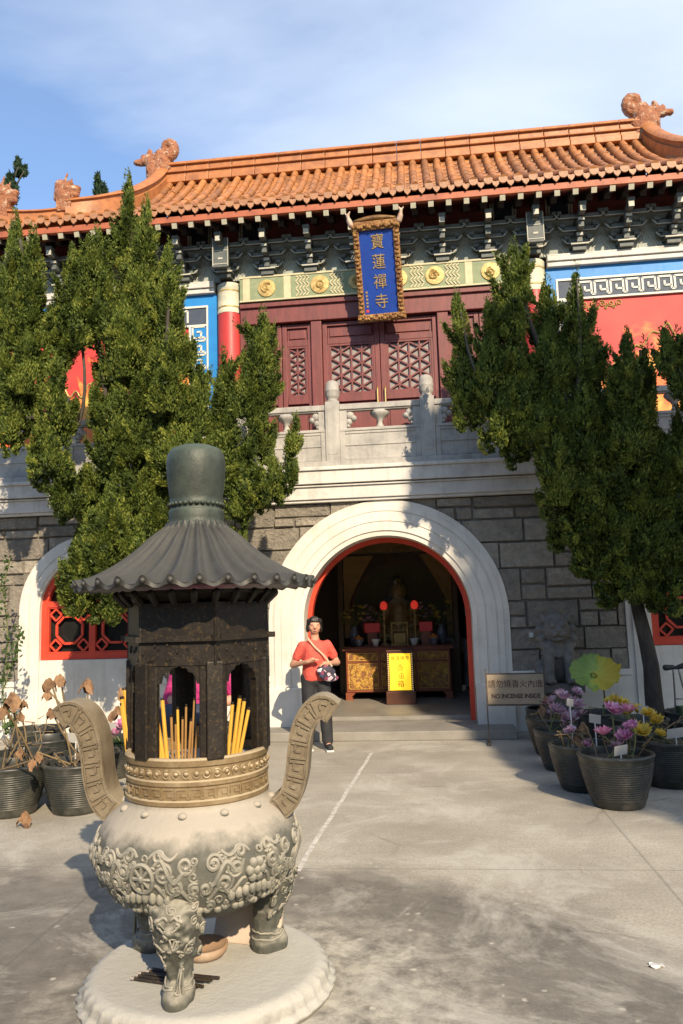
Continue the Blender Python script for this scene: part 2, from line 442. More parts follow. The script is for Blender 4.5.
# ================================================================== SETTING: ground
g = MB(); g.add([(-400,-400,0),(400,-400,0),(400,400,0),(-400,400,0)], [(0,1,2,3)])
tag(g.build('ground', ground_mat()), kind='structure')
m_chalk = M('chalk_paint', (.60,.58,.52), (.42,.40,.35), 30, .9, dirt=(.3,.28,.24), dscale=18, damt=.8, drange=(.45,.6))
a = atz(372,753); c_ = atz(297,872)
ln = MB(); pts = [a + (c_-a)*t + np.array([U(-.008,.008),0,0]) for t in np.linspace(0,1,14)]
for p, q in zip(pts[:-1], pts[1:]):
    w1 = .018
    ln.add([(p[0]-w1,p[1],.004),(p[0]+w1,p[1],.004),(q[0]+w1,q[1],.004),(q[0]-w1,q[1],.004)], [(0,1,2,3)])
tag(ln.build('painted_line', m_chalk), kind='structure')
pl = MB(); pl.box(-1.75,1.58,-.62,.40,0,.115)
tag(pl.build('doorstep', M('doorstep_stone', (.26,.245,.21), (.20,.185,.16), 4, .85, bmp=.3, dirt=(.12,.115,.1), damt=.5), bevel=.012), kind='structure')
fl = MB(); fl.box(-2.3,2.3,.402,4.7,0,.165)
tag(fl.build('hall_floor', m_floorin), kind='structure')

# ================================================================== TEMPLE
T = thing('temple_building', 'grey stone temple hall with an orange tiled roof, white arches and a carved balcony', 'temple')
WCX, WZ, WRO, WRI = 4.17, 1.75, 1.06, .75           # side windows: centre, springing, outer and inner radius
AZ, ARO, ARI = 1.5, 1.62, 1.13                      # main arch

# --- masonry blocks in irregular courses
def arch_top(x):
    "lowest z that masonry may reach at x (None: free)"
    best = 0.0
    for cx, r, cz in ((0, 1.40, AZ), (-WCX, .92, WZ), (WCX, .92, WZ)):
        d = abs(x - cx)
        if d < r: best = max(best, cz + sqrt(r*r - d*d))
    return best
wall = MB()
rows = [.78]
while rows[-1] < 3.12: rows.append(min(3.12, rows[-1] + U(.24,.44)))
def put_block(x0, x1, z0, z1):
    wall.tint = U(.15,.95); g_ = .007; x0 += g_; x1 -= g_; z0 += g_; z1 -= g_
    d = U(.015,.045); y1 = .06
    xs = [x0]
    crosses = any(arch_top(x0 + (x1-x0)*k/8) > z0 for k in range(9))
    if not crosses:
        vs = []; fs = []; ins = .014
        xs_ = [x0, x0+ins] + [x0+ins+(x1-x0-2*ins)*i/max(2,int((x1-x0)/.07)) for i in range(1, max(2,int((x1-x0)/.07)))] + [x1-ins, x1]
        zs_ = [z0, z0+ins] + [z0+ins+(z1-z0-2*ins)*i/max(2,int((z1-z0)/.07)) for i in range(1, max(2,int((z1-z0)/.07)))] + [z1-ins, z1]
        nx, nz = len(xs_)-1, len(zs_)-1; idx = {}
        for j in range(nz+1):
            for i in range(nx+1):
                e = (i in (0,nx)) or (j in (0,nz)); x, z = xs_[i], zs_[j]
                y = .010 if e else -d - .016*mnoise.noise((x*7, d*900, z*7)) - .008*mnoise.noise((x*19, d*300, z*19))
                if e: x += .008*mnoise.noise((x*9,z*9,1)); z += .008*mnoise.noise((x*9,z*9,5))
                idx[i,j] = len(vs); vs.append((x,y,z))
        for j in range(nz):
            for i in range(nx): fs.append((idx[i,j], idx[i+1,j], idx[i+1,j+1], idx[i,j+1]))
        wall.add(vs, fs)
    else:
        m_ = max(1, int((x1-x0)/.05))
        for i in range(m_):
            a0 = x0 + (x1-x0)*i/m_; a1 = x0 + (x1-x0)*(i+1)/m_
            zz = max(z0, max(arch_top(a0), arch_top(a1)))
            if zz < z1 - .01: wall.box(a0, a1, -d, y1, zz, z1)
for z0, z1 in zip(rows[:-1], rows[1:]):
    if z1 - z0 < .04: continue
    x = -7.1 - R()*.3
    while x < 7.1:
        w = U(.34,.95); x1 = min(x + w, 7.15)
        if z1 - z0 > .32 and R() < .45:
            zm = z0 + (z1-z0)*U(.4,.6); xm = x + (x1-x)*U(.35,.65)
            put_block(x, x1, z0, zm) if R() < .3 else (put_block(x, xm, z0, zm), put_block(xm, x1, z0, zm))
            put_block(x, x1, zm, z1)
        else: put_block(x, x1, z0, z1)
        x = x1
wall.build('stone_wall', m_granite, T, tint=True)
# backing of the ground storey: strips that leave the openings free
bk = MB()
xs = sorted(set([-7.15, 7.15] + [i*.06 for i in range(-119, 120)]))
for a0, a1 in zip(xs[:-1], xs[1:]):
    mid = (a0+a1)/2; z0 = 0.0
    for cx, r, cz in ((0, 1.2, AZ), (-WCX, .8, WZ), (WCX, .8, WZ)):
        d = abs(mid - cx)
        if d < r: z0 = cz + sqrt(r*r - d*d)
    bk.box(a0, a1, .014, .42, z0, 3.5)
    for s in (-1, 1):
        if abs(mid - s*WCX) < .8: bk.box(a0, a1, .026, .42, 0, 1.03)
bk.build('wall_core', m_mortar, T)
# white plinth
pb = MB()
for s in (-1, 1):
    for x0, x1 in ((1.60, 3.13), (5.21, 7.16)):
        a0, a1 = sorted((s*x0, s*x1)); 
        pb.box(a0, a1, -.05, .028, 0, .70); pb.box(a0, a1, -.07, .026, .70, .78)
    x0, x1 = sorted((s*3.10, s*5.24)); pb.box(x0, x1, -.035, .024, 0, 1.06)
    # jamb foot
    x0, x1 = sorted((s*1.13, s*1.63)); pb.box(x0, x1, -.125, .02, 0, .62)
    pb.build('plinth', m_plaster, T, bevel=.01); pb = MB()
# main arch surround
ar = MB()
prof = [(1.62,.05),(1.62,-.06),(1.545,-.065),(1.54,-.085),(1.47,-.09),(1.463,-.078),(1.45,-.078),(1.443,-.097),(1.33,-.105),(1.322,-.09),(1.31,-.09),(1.302,-.107),(1.20,-.107),(1.19,-.085),(1.13,-.08),(1.13,.42)]
ar.sweep_arch(prof, AZ, 0.0, 40)
ar.build('arch_surround', m_plaster, T, autosmooth=28)
fr = MB(); fr.sweep_arch([(1.128,.25),(1.068,.25),(1.068,.40),(1.128,.40)], AZ, .116, 40)
fr.build('door_frame', m_redpaint, T, autosmooth=28)
# window surrounds, frames and lattice
for s in (-1, 1):
    cx = s*WCX
    w = MB(); w.sweep_arch([(WRO,.05),(WRO,-.05),(.99,-.055),(.985,-.075),(.90,-.08),(.895,-.07),(.885,-.07),(.88,-.085),(.79,-.085),(.78,-.07),(WRI,-.065),(WRI,.25)], WZ, 0.0, 32)
    w.moved((cx,0,0))
    so = w.build('window_surround', m_plaster, T, autosmooth=28)
    win = MB(); win.sweep_arch([(.752,.0),(.665,.0),(.665,.08),(.752,.08)], WZ, 1.065, 32); win.moved((cx,0,0))
    win.box(cx-.665, cx+.665, .002, .078, 1.066, 1.155); win.box(cx-.665, cx+.665, -.004, .084, 1.80, 1.885)
    wo = win.build('window', m_redpaint, T)
    la = MB()
    for px in (-.34, .34):
        x0, x1, z0, z1 = cx+px-.30, cx+px+.30, 1.165, 1.79
        xm, zm = (x0+x1)/2, (z0+z1)/2; hw, hh = (x1-x0)/2, (z1-z0)/2
        la.box(x0-.035, x0, .010, .07, 1.156, 1.799); la.box(x1, x1+.035, .010, .07, 1.156, 1.799)
        la.box(x0, x1, .012, .068, 1.156, 1.175); la.box(x0, x1, .012, .068, 1.78, 1.799)
        r_ = .205; oc = [(xm + r_*cos(radians(22.5+45*k)), zm + r_*sin(radians(22.5+45*k))) for k in range(8)]
        for k in range(8):
            p, q = oc[k], oc[(k+1) % 8]
            la.bar((p[0],.03,p[1]), (q[0],.03,q[1]), .032, .03)
        for sx in (-1,1):
            for sz in (-1,1):
                # diamonds in the corners
                c0 = (xm + sx*.205, zm + sz*.215); dd = .085
                dm = [(c0[0]+dd, c0[1]), (c0[0], c0[1]+dd), (c0[0]-dd, c0[1]), (c0[0], c0[1]-dd)]
                for k in range(4):
                    p, q = dm[k], dm[(k+1) % 4]
                    la.bar((p[0],.032+.002*k,p[1]), (q[0],.032+.002*k,q[1]), .026, .026)
    la.box(cx-.045, cx+.045, .006, .074, 1.156, 1.799)
    la.build('lattice', m_redpaint, wo)
    pn = MB(); pn.box(cx-.74, cx+.74, .10, .115, 1.07, 2.52); pn.build('pane', m_glass_dark, wo)

# --- cornice and balcony
co = MB()
co.box(-7.2,7.2,-.10,.40,3.12,3.16); co.box(-7.2,7.2,-.13,.40,3.16,3.33); co.box(-7.2,7.2,-.16,.40,3.33,3.352)
co.box(-7.2,7.2,-.12,.40,3.352,3.368); co.box(-7.2,7.2,-.19,.40,3.368,3.55); co.box(-7.2,7.2,-.22,.40,3.55,3.60)
co.build('cornice', m_cornice, T, bevel=.008)
bf = MB(); bf.box(-7.2,7.2,.402,1.4,3.40,3.598); bf.build('balcony_floor', m_marble, T)
bal = thing('balustrade', None, None); bal.parent = T
bb = MB(); bb.box(-7.2,7.2,-.15,.15,3.60,3.685); bb.build('balustrade_base', m_marble, bal, bevel=.008)
PS = 1.32; posts = [-.66 + PS*k for k in range(-5, 7)]
def post_mb(x):
    p = MB(); p.box(x-.10,x+.10,-.10,.10,3.685,4.54)
    p.box(x-.075,x+.075,-.104,.10,3.78,4.46)
    return p
def cap_mb(x):
    p = MB()
    prof = [(.085,4.54),(.095,4.555),(.07,4.58),(.085,4.60),(.098,4.64),(.098,4.70),(.103,4.71),(.098,4.72),(.098,4.78),(.09,4.82),(.065,4.85),(.03,4.865),(.001,4.87)]
    p.lathe(prof, 20, (x,0,0), rmod=lambda r,z,a: r*(1 + (.05*sin(6*a + z*60) if 4.62 < z < 4.82 else 0))); return p
pidx = []
for x in posts:
    po = post_mb(x).build('post', m_marble, bal, bevel=.008)
    cap_mb(x).build('post_cap', m_marble, po, smooth=True)
def vase(p, x, y=0, half=0, z0=4.15):
    "lotus vase under the rail; half: -1 / 1 keeps only the side away from a post"
    prof = [(.055,0),(.055,.03),(.04,.05),(.035,.09),(.05,.12),(.055,.13),(.085,.16),(.11,.19),(.12,.215),(.11,.24),(.07,.262)]
    p.lathe([(r*(1 if not half else .8), z) for r, z in prof], 14, (x,y,z0), cap0=True, cap1=True,
            rmod=lambda r,z,a: r*(1 + .18*cos(6*a)*(z>.13)))
for i, (x0, x1) in enumerate(zip(posts[:-1], posts[1:])):
    a0, a1 = x0+.10, x1-.10; xm = (a0+a1)/2
    p = MB(); p.box(a0, a1, -.055, .055, 3.685, 4.11); p.box(a0, a1, -.075, .075, 4.11, 4.15)
    # raised frame and moulding on the slab
    p.box(a0, a0+.07, -.075, .075, 3.685, 4.108); p.box(a1-.07, a1, -.075, .075, 3.685, 4.108)
    p.box(a0+.07, a1-.07, -.066, .066, 3.70, 3.735); p.box(a0+.07, a1-.07, -.066, .066, 3.90, 3.92); p.box(a0+.07, a1-.07, -.066, .066, 4.07, 4.105)
    po = p.build('balustrade_panel', m_marble, bal, bevel=.006)
    r = MB(); r.box(a0, a1, -.07, .07, 4.42, 4.50); r.box(a0, a1, -.05, .05, 4.40, 4.42)
    r.build('rail', m_marble, bal, bevel=.014)
    v = MB(); vase(v, xm, z0=4.145); v.build('baluster', m_marble, bal, smooth=True)
    for sx, xx in ((1, a0+.05), (-1, a1-.05)):
        v = MB(); v.box(xx-.05, xx+.05, -.05, .05, 4.14, 4.41)
        for (dx, z, r_) in ((.09,4.345,.062),(.145,4.30,.045),(.075,4.25,.05),(.065,4.19,.03)):
            v.ell((xx+sx*dx, 0, z), (r_, .055, r_), nu=12, nv=8)
        v.build('cloud_bracket', m_marble, bal, smooth=False)

# --- upper storey
_before = set(o.name for o in bpy.data.objects)
YU = 1.2
uw = MB(); uw.box(-7.2,-2.2,YU,YU+.2,3.6,8.0); uw.box(2.2,7.2,YU,YU+.2,3.6,8.0); uw.box(-2.2,2.2,YU,YU+.2,6.17,8.0)
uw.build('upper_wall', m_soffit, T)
for s in (-1, 1):
    c = MB(); c.lathe([(.20,3.6),(.20,6.40)], 28, (s*2.40,YU-.02,0)); co_ = c.build('column', m_colred, T, smooth=True)
    c = MB(); c.lathe([(.205,6.40),(.205,6.46),(.20,6.47),(.20,6.80),(.205,6.81),(.205,6.88),(.19,6.90)], 28, (s*2.40,YU-.02,0))
    c.build('painted_collar', M('collar_paint', (.60,.56,.42), (.40,.43,.34), 11, .6, dirt=(.35,.18,.12), dscale=9, damt=.4), co_, autosmooth=30)
    for z in (6.50, 6.77): 
        c = MB(); c.lathe([(.203,z-.012),(.208,z),(.203,z+.012)], 28, (s*2.40,YU-.02,0)); c.build('collar_band', m_gold, co_, smooth=True)
# door frames
df = MB(); df.box(-2.2,2.2,YU-.16,YU+.1,6.18,6.50); df.box(-2.2,2.2,YU-.20,YU-.16,6.44,6.52)
for x in (-2.13,-.99,.99,2.13): df.box(x-.085,x+.085,YU-.14,YU+.1,3.6,6.178)
df.box(-2.2,2.2,YU-.12,YU+.08,3.6,3.78)
df.build('door_casing', m_maroon, T, bevel=.01)
def clipline(p, d, x0, x1, z0, z1):
    t0, t1 = -1e9, 1e9
    for q, dd, lo, hi in ((p[0], d[0], x0, x1), (p[1], d[1], z0, z1)):
        if abs(dd) < 1e-9:
            if q < lo or q > hi: return None
        else:
            a, b = sorted(((lo-q)/dd, (hi-q)/dd)); t0 = max(t0, a); t1 = min(t1, b)
    if t1 - t0 < .02: return None
    return (p[0]+d[0]*t0, p[1]+d[1]*t0), (p[0]+d[0]*t1, p[1]+d[1]*t1)
m_latback = M('lattice_backing', (.30,.26,.24), (.2,.17,.16), 4, .5)
def leaf_door(x0, x1, wide):
    y = YU-.03; d = MB(); sw = .075
    d.box(x0, x0+sw, y-.05, y+.03, 3.79, 6.165); d.box(x1-sw, x1, y-.05, y+.03, 3.79, 6.165)
    for z0, z1 in ((3.79,3.88),(4.86,4.98),(5.80,5.90),(6.10,6.165)): d.box(x0+sw, x1-sw, y-.045, y+.03, z0, z1)
    d.box(x0+sw, x1-sw, y-.01, y+.02, 5.90, 6.10); d.box(x0+sw+.035, x1-sw-.035, y-.028, y+.0, 5.93, 6.07)
    d.box(x0+sw, x1-sw, y-.01, y+.02, 3.88, 4.86); d.box(x0+sw+.04, x1-sw-.04, y-.03, y+.0, 3.93, 4.80)
    o = d.build('door_leaf', m_maroon, T, bevel=.008)
    l = MB(); a0, a1, z0, z1 = x0+sw, x1-sw, 4.98, 5.80
    l.box(a0, a0+.03, y-.04, y+.01, z0, z1); l.box(a1-.03, a1, y-.04, y+.01, z0, z1)
    l.box(a0+.03, a1-.03, y-.039, y+.01, z0, z0+.03); l.box(a0+.03, a1-.03, y-.039, y+.01, z1-.03, z1)
    sp = .165 if wide else .13
    for ai, ang in enumerate((90, 30, 150)):
        dx, dz = cos(radians(ang)), sin(radians(ang)); nx, nz = -dz, dx
        for k in range(-14, 15):
            p = ((a0+a1)/2 + nx*sp*k, (z0+z1)/2 + nz*sp*k)
            q = clipline(p, (dx, dz), a0+.03, a1-.03, z0+.03, z1-.03)
            if q: l.bar((q[0][0], y-.018+.003*ai, q[0][1]), (q[1][0], y-.018+.003*ai, q[1][1]), .024, .022)
    l.build('lattice', m_maroon, o)
    b = MB(); b.box(a0, a1, y+.012, y+.018, z0, z1); b.build('backing', m_latback, o)
    return o
leaf_door(-.90, 0.0-.004, True); dR = leaf_door(.004, .90, True)
for x0 in (-2.04, -1.55): leaf_door(x0+.004, x0+.484, False)
for x0 in (1.06, 1.55): leaf_door(x0+.004, x0+.484, False)
hd = MB()
for x in (-.06, .06): hd.tube([(x,YU-.09,4.70),(x,YU-.125,4.74),(x,YU-.125,5.02),(x,YU-.09,5.06)], .014, 8)
hd.build('door_handle', Mplain('brass', (.7,.52,.22), .35, metal=.9), dR)

# --- painted beam with medallions over the doors
YB = YU - .22
gb = MB(); gb.box(-2.19,2.19,YB,YU+.05,6.53,6.95); gb.build('painted_beam', m_beamgreen, T, bevel=.01)
bm = MB(); bm.box(-2.19,2.19,YB-.012,YB+.01,6.531,6.556); bm.box(-2.19,2.19,YB-.012,YB+.01,6.92,6.949)
med = MB()
def chevrons(xc, sgn):
    for k in range(4):
        x = xc + sgn*(k*.055)
        zz = [6.57,6.63,6.69,6.75,6.81,6.87,6.905]
        for j in range(len(zz)-1):
            xa = x + sgn*(.05 if j % 2 else 0); xb = x + sgn*(0 if j % 2 else .05)
            bm.bar((xa,YB-.004-.001*k,zz[j]), (xb,YB-.004-.001*k,zz[j+1]), .018, .012)
for x in (-2.08,-1.42): bm.box(x-.055,x+.055,YB-.006,YB+.01,6.557,6.919); 
for x in (1.42,2.08): bm.box(x-.055,x+.055,YB-.006,YB+.01,6.557,6.919)
for s in (-1,1):
    chevrons(s*1.28, -s); chevrons(s*.52, s)
def medallion(x, r, swirl):
    med.lathe([(r,0),(r*.97,.014),(r*.85,.016),(.001,.016)], 24)
    n = len(med.v); 
    # turn the last lathe to face -y
    for i in range(n-24*4, n):
        v = med.v[i]; med.v[i] = (x+v[0], YB-.002-v[2], 6.735+v[1])
    for k in range(9):
        a = U(0,6.28); rr = r*U(.1,.65)
        pts = [(x+rr*cos(a+t*2.2)*(1-.3*t), YB-.022, 6.735+rr*sin(a+t*2.2)*(1-.3*t)) for t in np.linspace(0,1,7)]
        med.tube(pts, U(.010,.018), 6)
bm.build('beam_border', m_cream, T)
for x, r in ((-1.75,.145),(-.90,.15),(-.33,.12),(.33,.15),(.90,.15),(1.75,.145)):
    med = MB(); medallion(x, r, 1); med.build('gold_medallion', m_gold, T, autosmooth=40)

# --- side bays: ledge, blue frame, fret band, red panel
def fret_path(n):
    "key pattern as polylines, unit height; returns list of segments over n units"
    seg = []
    for k in range(n):
        x = k*1.0
        P = [(x,0),(x,1),(x+.78,1),(x+.78,.30),(x+.36,.30),(x+.36,.66)]
        seg += list(zip(P[:-1], P[1:])); seg.append(((x+.78,.30),(x+.78,0.0))); seg.append(((x+.78,0),(x+1,0)))
    return seg
m_fretwhite = M('fret_white', (.66,.65,.58), (.5,.5,.44), 15, .6)
for s in (-1, 1):
    def bx(mb, u0, u1, y0, y1, z0, z1): 
        a0, a1 = sorted((s*u0, s*u1)); mb.box(a0, a1, y0, y1, z0, z1)
    Y0 = YU - .10
    l = MB(); bx(l, 2.62, 7.2, Y0-.10, YU+.0, 6.84, 6.92); bx(l, 2.62, 7.2, Y0-.07, YU-.001, 6.76, 6.84); bx(l, 2.62,7.2, Y0-.09, YU-.002, 6.92, 6.95)
    l.build('ledge', m_cornice, T, bevel=.01)
    b = MB(); bx(b, 2.60, 7.2, Y0, YU-.003, 6.58, 6.757); bx(b, 2.60, 2.74, Y0, YU-.003, 3.7, 6.579)
    b.build('blue_frame', m_blue, T)
    w = MB(); bx(w, 2.74, 7.2, Y0-.012, YU-.004, 6.545, 6.578); bx(w, 2.741, 2.768, Y0-.012, YU-.004, 3.7, 6.544)
    bx(w, 2.768, 7.2, Y0-.010, YU-.004, 6.235, 6.265); bx(w, 3.03, 3.06, Y0-.010, YU-.004, 3.7, 6.234)
    b = MB(); bx(b, 2.768, 7.2, Y0+.005, YU-.005, 6.266, 6.544); b.build('fret_ground', m_navy, T)
    b = MB(); bx(b, 2.769, 3.03, Y0+.005, YU-.006, 3.7, 6.265); b.build('fret_ground', m_blue if s < 0 else m_navy, T)
    hgt = .20; 
    for (p, q) in fret_path(18):
        w.bar((s*(3.08+p[0]*.235), Y0-.001, 6.305+p[1]*hgt), (s*(3.08+q[0]*.235), Y0-.001, 6.305+q[1]*hgt), .030, .012)
    for (p, q) in fret_path(10):
        w.bar((s*(2.80+p[1]*.20), Y0-.001, 6.23-p[0]*.235), (s*(2.80+q[1]*.20), Y0-.001, 6.23-q[0]*.235), .030, .012)
    w.build('fret_line', m_fretwhite, T)
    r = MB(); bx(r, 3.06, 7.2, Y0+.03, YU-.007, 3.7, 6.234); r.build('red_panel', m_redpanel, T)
    # gold scrolls in the corner and along the edge of the orange patches
    sc = MB()
    def spiral(x, z, r0, turns, dirn, a0=0.0):
        pts = [(s*(x + r0*(1-t*.85)*cos(a0+dirn*t*turns*2*pi)), Y0+.022, z + r0*(1-t*.85)*sin(a0+dirn*t*turns*2*pi)) for t in np.linspace(0,1,22)]
        sc.tube(pts, .009, 6)
    for i in range(5):
        spiral(3.16+.125*i, 6.15, .052, 1.4, 1 if i % 2 else -1, i); spiral(3.22+.12*i, 6.09-.0*i, .03, 1.2, -1, i) if i < 4 else 0
    for i in range(4): spiral(3.14, 6.04-.11*i, .045-.005*i, 1.4, 1 if i % 2 else -1, i)
    prev = None
    for (x0, z0, x1, z1, amp) in ((3.5,5.15,4.3,5.75,.05),(4.3,5.75,4.9,5.2,.06),(4.9,5.2,5.6,5.5,.07),(3.3,5.0,3.8,5.35,.04)):
        pts = [(s*(x0+(x1-x0)*t), Y0+.022, z0+(z1-z0)*t+amp*sin(t*19)) for t in np.linspace(0,1,40)]
        sc.tube(pts, .016, 6)
    sc.build('gold_scroll', m_gold, T)

# --- bracket zone under the eave
bd = MB(); bd.box(-7.2,7.2,YU-.10,YU-.01,6.955,7.56); bd.build('bracket_board', m_brkboard, T)
def bracket(x, big=False):
    p = MB(); z = 6.955; yb = YU-.10
    w = .12 if big else .075
    p.box(x-.10,x+.10,yb-.16,yb,z,z+.07); p.box(x-.13,x+.13,yb-.19,yb,z+.07,z+.10)
    tiers = 3
    for t in range(tiers):
        zz = z+.11+t*.155; proj = .20+.17*t; arm = .17+.07*t
        p.box(x-.04,x+.04,yb-proj,yb,zz,zz+.085)                 # arm toward the front
        p.box(x-.052,x+.052,yb-proj-.02,yb-proj+.08,zz+.085,zz+.14)
        p.box(x-arm,x+arm,yb-proj*.55,yb-proj*.55+.06,zz+.02,zz+.085)
        for sx in (-1,1):
            p.prism([(0,0),(.06,.0),(.09,.05),(0,.085)], lambda u,v_,sx=sx,zz=zz,proj=proj,arm=arm:(x+sx*(arm+u-.02), yb-proj*.55, zz+.03+v_), lambda u,v_,sx=sx,zz=zz,proj=proj,arm=arm:(x+sx*(arm+u-.02), yb-proj*.55+.06, zz+.03+v_))
            p.box(x+sx*arm-.04,x+sx*arm+.04,yb-proj*.55-.02,yb-proj*.55+.08,zz+.085,zz+.135)
    if big: p.box(x-w,x+w,yb-.40,yb-.33,7.02,7.50)
    o = p.build('bracket', m_brk, T)
    q = MB()
    for t in range(tiers):
        zz = z+.11+t*.155; proj = .20+.17*t; arm = .17+.07*t
        q.box(x-.043,x+.043,yb-proj-.026,yb-proj-.0205,zz+.09,zz+.135) if t < 2 else q.box(x-.04,x+.04,yb-proj-.012,yb-proj-.001,zz+.0,zz+.08)
        q.box(x-arm,x+arm,yb-proj*.55-.006,yb-proj*.55-.001,zz+.018,zz+.03)
        for sx in (-1,1):
            q.bar((x+sx*arm,yb-proj*.55-.003,zz+.025),(x+sx*(arm+.07),yb-proj*.55-.003,zz+.10),.012,.006)
    q.box(x-.132,x+.132,yb-.196,yb-.191,z+.075,z+.097)
    if big:
        for zz in (7.06,7.28): 
            q.box(x-w,x+w,yb-.407,yb-.401,zz,zz+.012); q.box(x-w*.30,x+w*.30,yb-.407,yb-.401,zz+.08,zz+.11)
        for sx in (-1,1): q.box(x+sx*w-.006,x+sx*w+.006,yb-.409,yb-.402,7.03,7.49)
    q.build('bracket_edge', m_brkline, o)
BR = [s*v for s in (-1,1) for v in (.345,1.035,1.725,3.1,3.79,4.48,5.17,5.86)]
for x in BR: bracket(x)
for x in (-2.42, 2.42): bracket(x, True)
allb = sorted(BR + [-2.42, 2.42])
og = MB(); ol = MB()
for x0, x1 in zip(allb[:-1], allb[1:]):
    xm = (x0+x1)/2; hw = min(.21, (x1-x0)*.31); y = YU-.106
    P = [(-1,0),(-1,.12),(-.85,.30),(-.55,.42),(-.38,.60),(-.25,.78),(0,1),(.25,.78),(.38,.60),(.55,.42),(.85,.30),(1,.12),(1,0)]
    for k, sc_ in enumerate((1.0,.8,.6)):
        pts = [(xm+hw*u*sc_, y-.004*k, 6.965+.44*v_*sc_) for u, v_ in P]
        for a0, a1 in zip(pts[:-1], pts[1:]): ol.bar(a0, a1, .011, .01)
    ol.build('bracket_board_line', m_brkline, T); ol = MB()

# --- eave boards, rafters
YE, YR = -.10, 2.25
ZR = 9.42
A2 = (ZR - 7.59 - .48*(YR-YE)) / (YR-YE)**2
def zroof(y): t = max(0.0, y - YE); return 7.59 + .48*t + A2*t*t
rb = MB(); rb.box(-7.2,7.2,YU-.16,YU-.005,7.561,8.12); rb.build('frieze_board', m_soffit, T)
m_fd = Mplain('frieze_dark', (.02,.025,.04), .5)
for xc in (-2.85,-2.0,2.0,2.85):
    win = MB(); win.box(xc-.14,xc+.14,YU-.172,YU-.155,7.60,7.86); win.build('frieze_window', m_fd, T)
for xc in (-2.85,-2.0,2.0,2.85):
  for dx in (-.19,-.15,.15,.19): 
    wl = MB(); wl.box(xc+dx-.012,xc+dx+.012,YU-.178,YU-.165,7.59,7.88); wl.build('frieze_trim', m_brkline, T)
# the upper storey stands .8 behind the balcony front
for o in list(bpy.data.objects):
    if o.name not in _before and o.type == 'MESH':
        o.data.transform(Matrix(((.966,0,0,.0),(0,1,0,-.40),(0,0,.966,.056),(0,0,0,1))))
roof = thing('roof', None, None); roof.parent = T
XE = 6.9
so = MB(); so.add([(-XE,YE+.10,7.43),(XE,YE+.10,7.43),(XE,.95,7.77),(-XE,.95,7.77)], [(0,1,2,3)])
so.add([(-XE,YE+.10,7.45),(XE,YE+.10,7.45),(XE,.95,7.79),(-XE,.95,7.79)], [(3,2,1,0)])
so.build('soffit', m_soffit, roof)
fb = MB(); fb.box(-XE,XE,YE+.03,YE+.10,7.405,7.50); fb.build('fascia', M('fascia_red', (.40,.115,.05), (.30,.08,.035), 5, .55, dirt=(.14,.05,.03)), roof, bevel=.006)
k = -24
SPR = .252
for k in range(-27, 28):
    x = k*SPR + .09
    if abs(x) > XE-.1: continue
    r = MB(); d = Vector((0, .92, .37)); n = Vector((0,-.37,.92)).normalized()
    p0 = Vector((x, YE+.05, 7.36)); 
    r.obox(p0 + d/2, (.037,0,0), d/2, n*.037)
    ro = r.build('rafter', m_rafter, roof)
    e = MB(); dn = d.normalized()
    e.obox(p0 - dn*.006, (.038,0,0), dn*.005, n*.038); e.build('rafter_end', m_raftend, ro)
    r2 = MB(); p1 = Vector((x+.02, YE+.42, 7.46)); d2 = Vector((0,.5,.20)); r2.obox(p1+d2/2, (.045,0,0), d2/2, n*.045); r2.build('lower_rafter', m_rafter, roof)

# --- tiles
def hip_x(y):
    "half length of the front slope at depth y, left side; the tiles end against the hip ridge"
    pts = [(YE,7.0),(.10,7.0),(.14,4.95),(.27,4.66),(.7,4.40),(1.4,4.30),(2.25,4.25)]
    for (y0,a0),(y1,a1) in zip(pts[:-1], pts[1:]):
        if y <= y1: return a0 + (a1-a0)*(y-y0)/(y1-y0)
    return 4.25
XSH = .35                                            # the ridge sits a little to the right of the arch axis
til = MB()
def rib(x, y0, y1):
    n = max(1, int(round((y1-y0)/.30))); tone = U(.2,.8)
    for i in range(n):
        ya, yb_ = y0+(y1-y0)*i/n, y0+(y1-y0)*(i+1)/n + .02
        za, zb = zroof(ya)+.03, zroof(yb_)+.03
        ra, rb_ = .062, .057; vs = []; fs = []
        til.tint = min(1,max(0,tone + U(-.13,.13)))
        jx = U(-.006,.006); jz = U(-.004,.004)
        sl = Vector((0, yb_-ya, zb-za)).normalized(); nn = Vector((0,-sl.z,sl.y))
        for (y, z, r_) in ((ya,za,ra),(yb_,zb,rb_)):
            for q in range(9):
                a_ = pi*q/8; p = Vector((x+jx,y,z+jz)) + Vector((1,0,0))*(r_*cos(a_)) + nn*(r_*sin(a_)); vs.append(p)
        for q in range(8): fs.append((q, q+1, 10+q, 9+q))
        fs.append((8,7,6,5,4,3,2,1,0))
        til.add(vs, fs)
def pan(x0, x1, y0, y1):
    n = max(1, int(round((y1-y0)/.20)))
    for i in range(n):
        ya, yb_ = y0+(y1-y0)*i/n, y0+(y1-y0)*(i+1)/n
        til.tint = U(.1,.9); vs = []; fs = []
        for (y, dz) in ((ya,.035),(yb_+.03,.0)):
            for q in range(5):
                u = q/4; vs.append((x0+(x1-x0)*u, y, zroof(y)+dz-.035*sin(pi*u)))
        for q in range(4): fs.append((q,q+1,6+q,5+q))
        vs += [(x0,ya,zroof(ya)-.02),(x1,ya,zroof(ya)-.02)]
        fs.append((0,1,2,3,4,11,10))
        til.add(vs, fs)
ends = MB()
SPT = .208
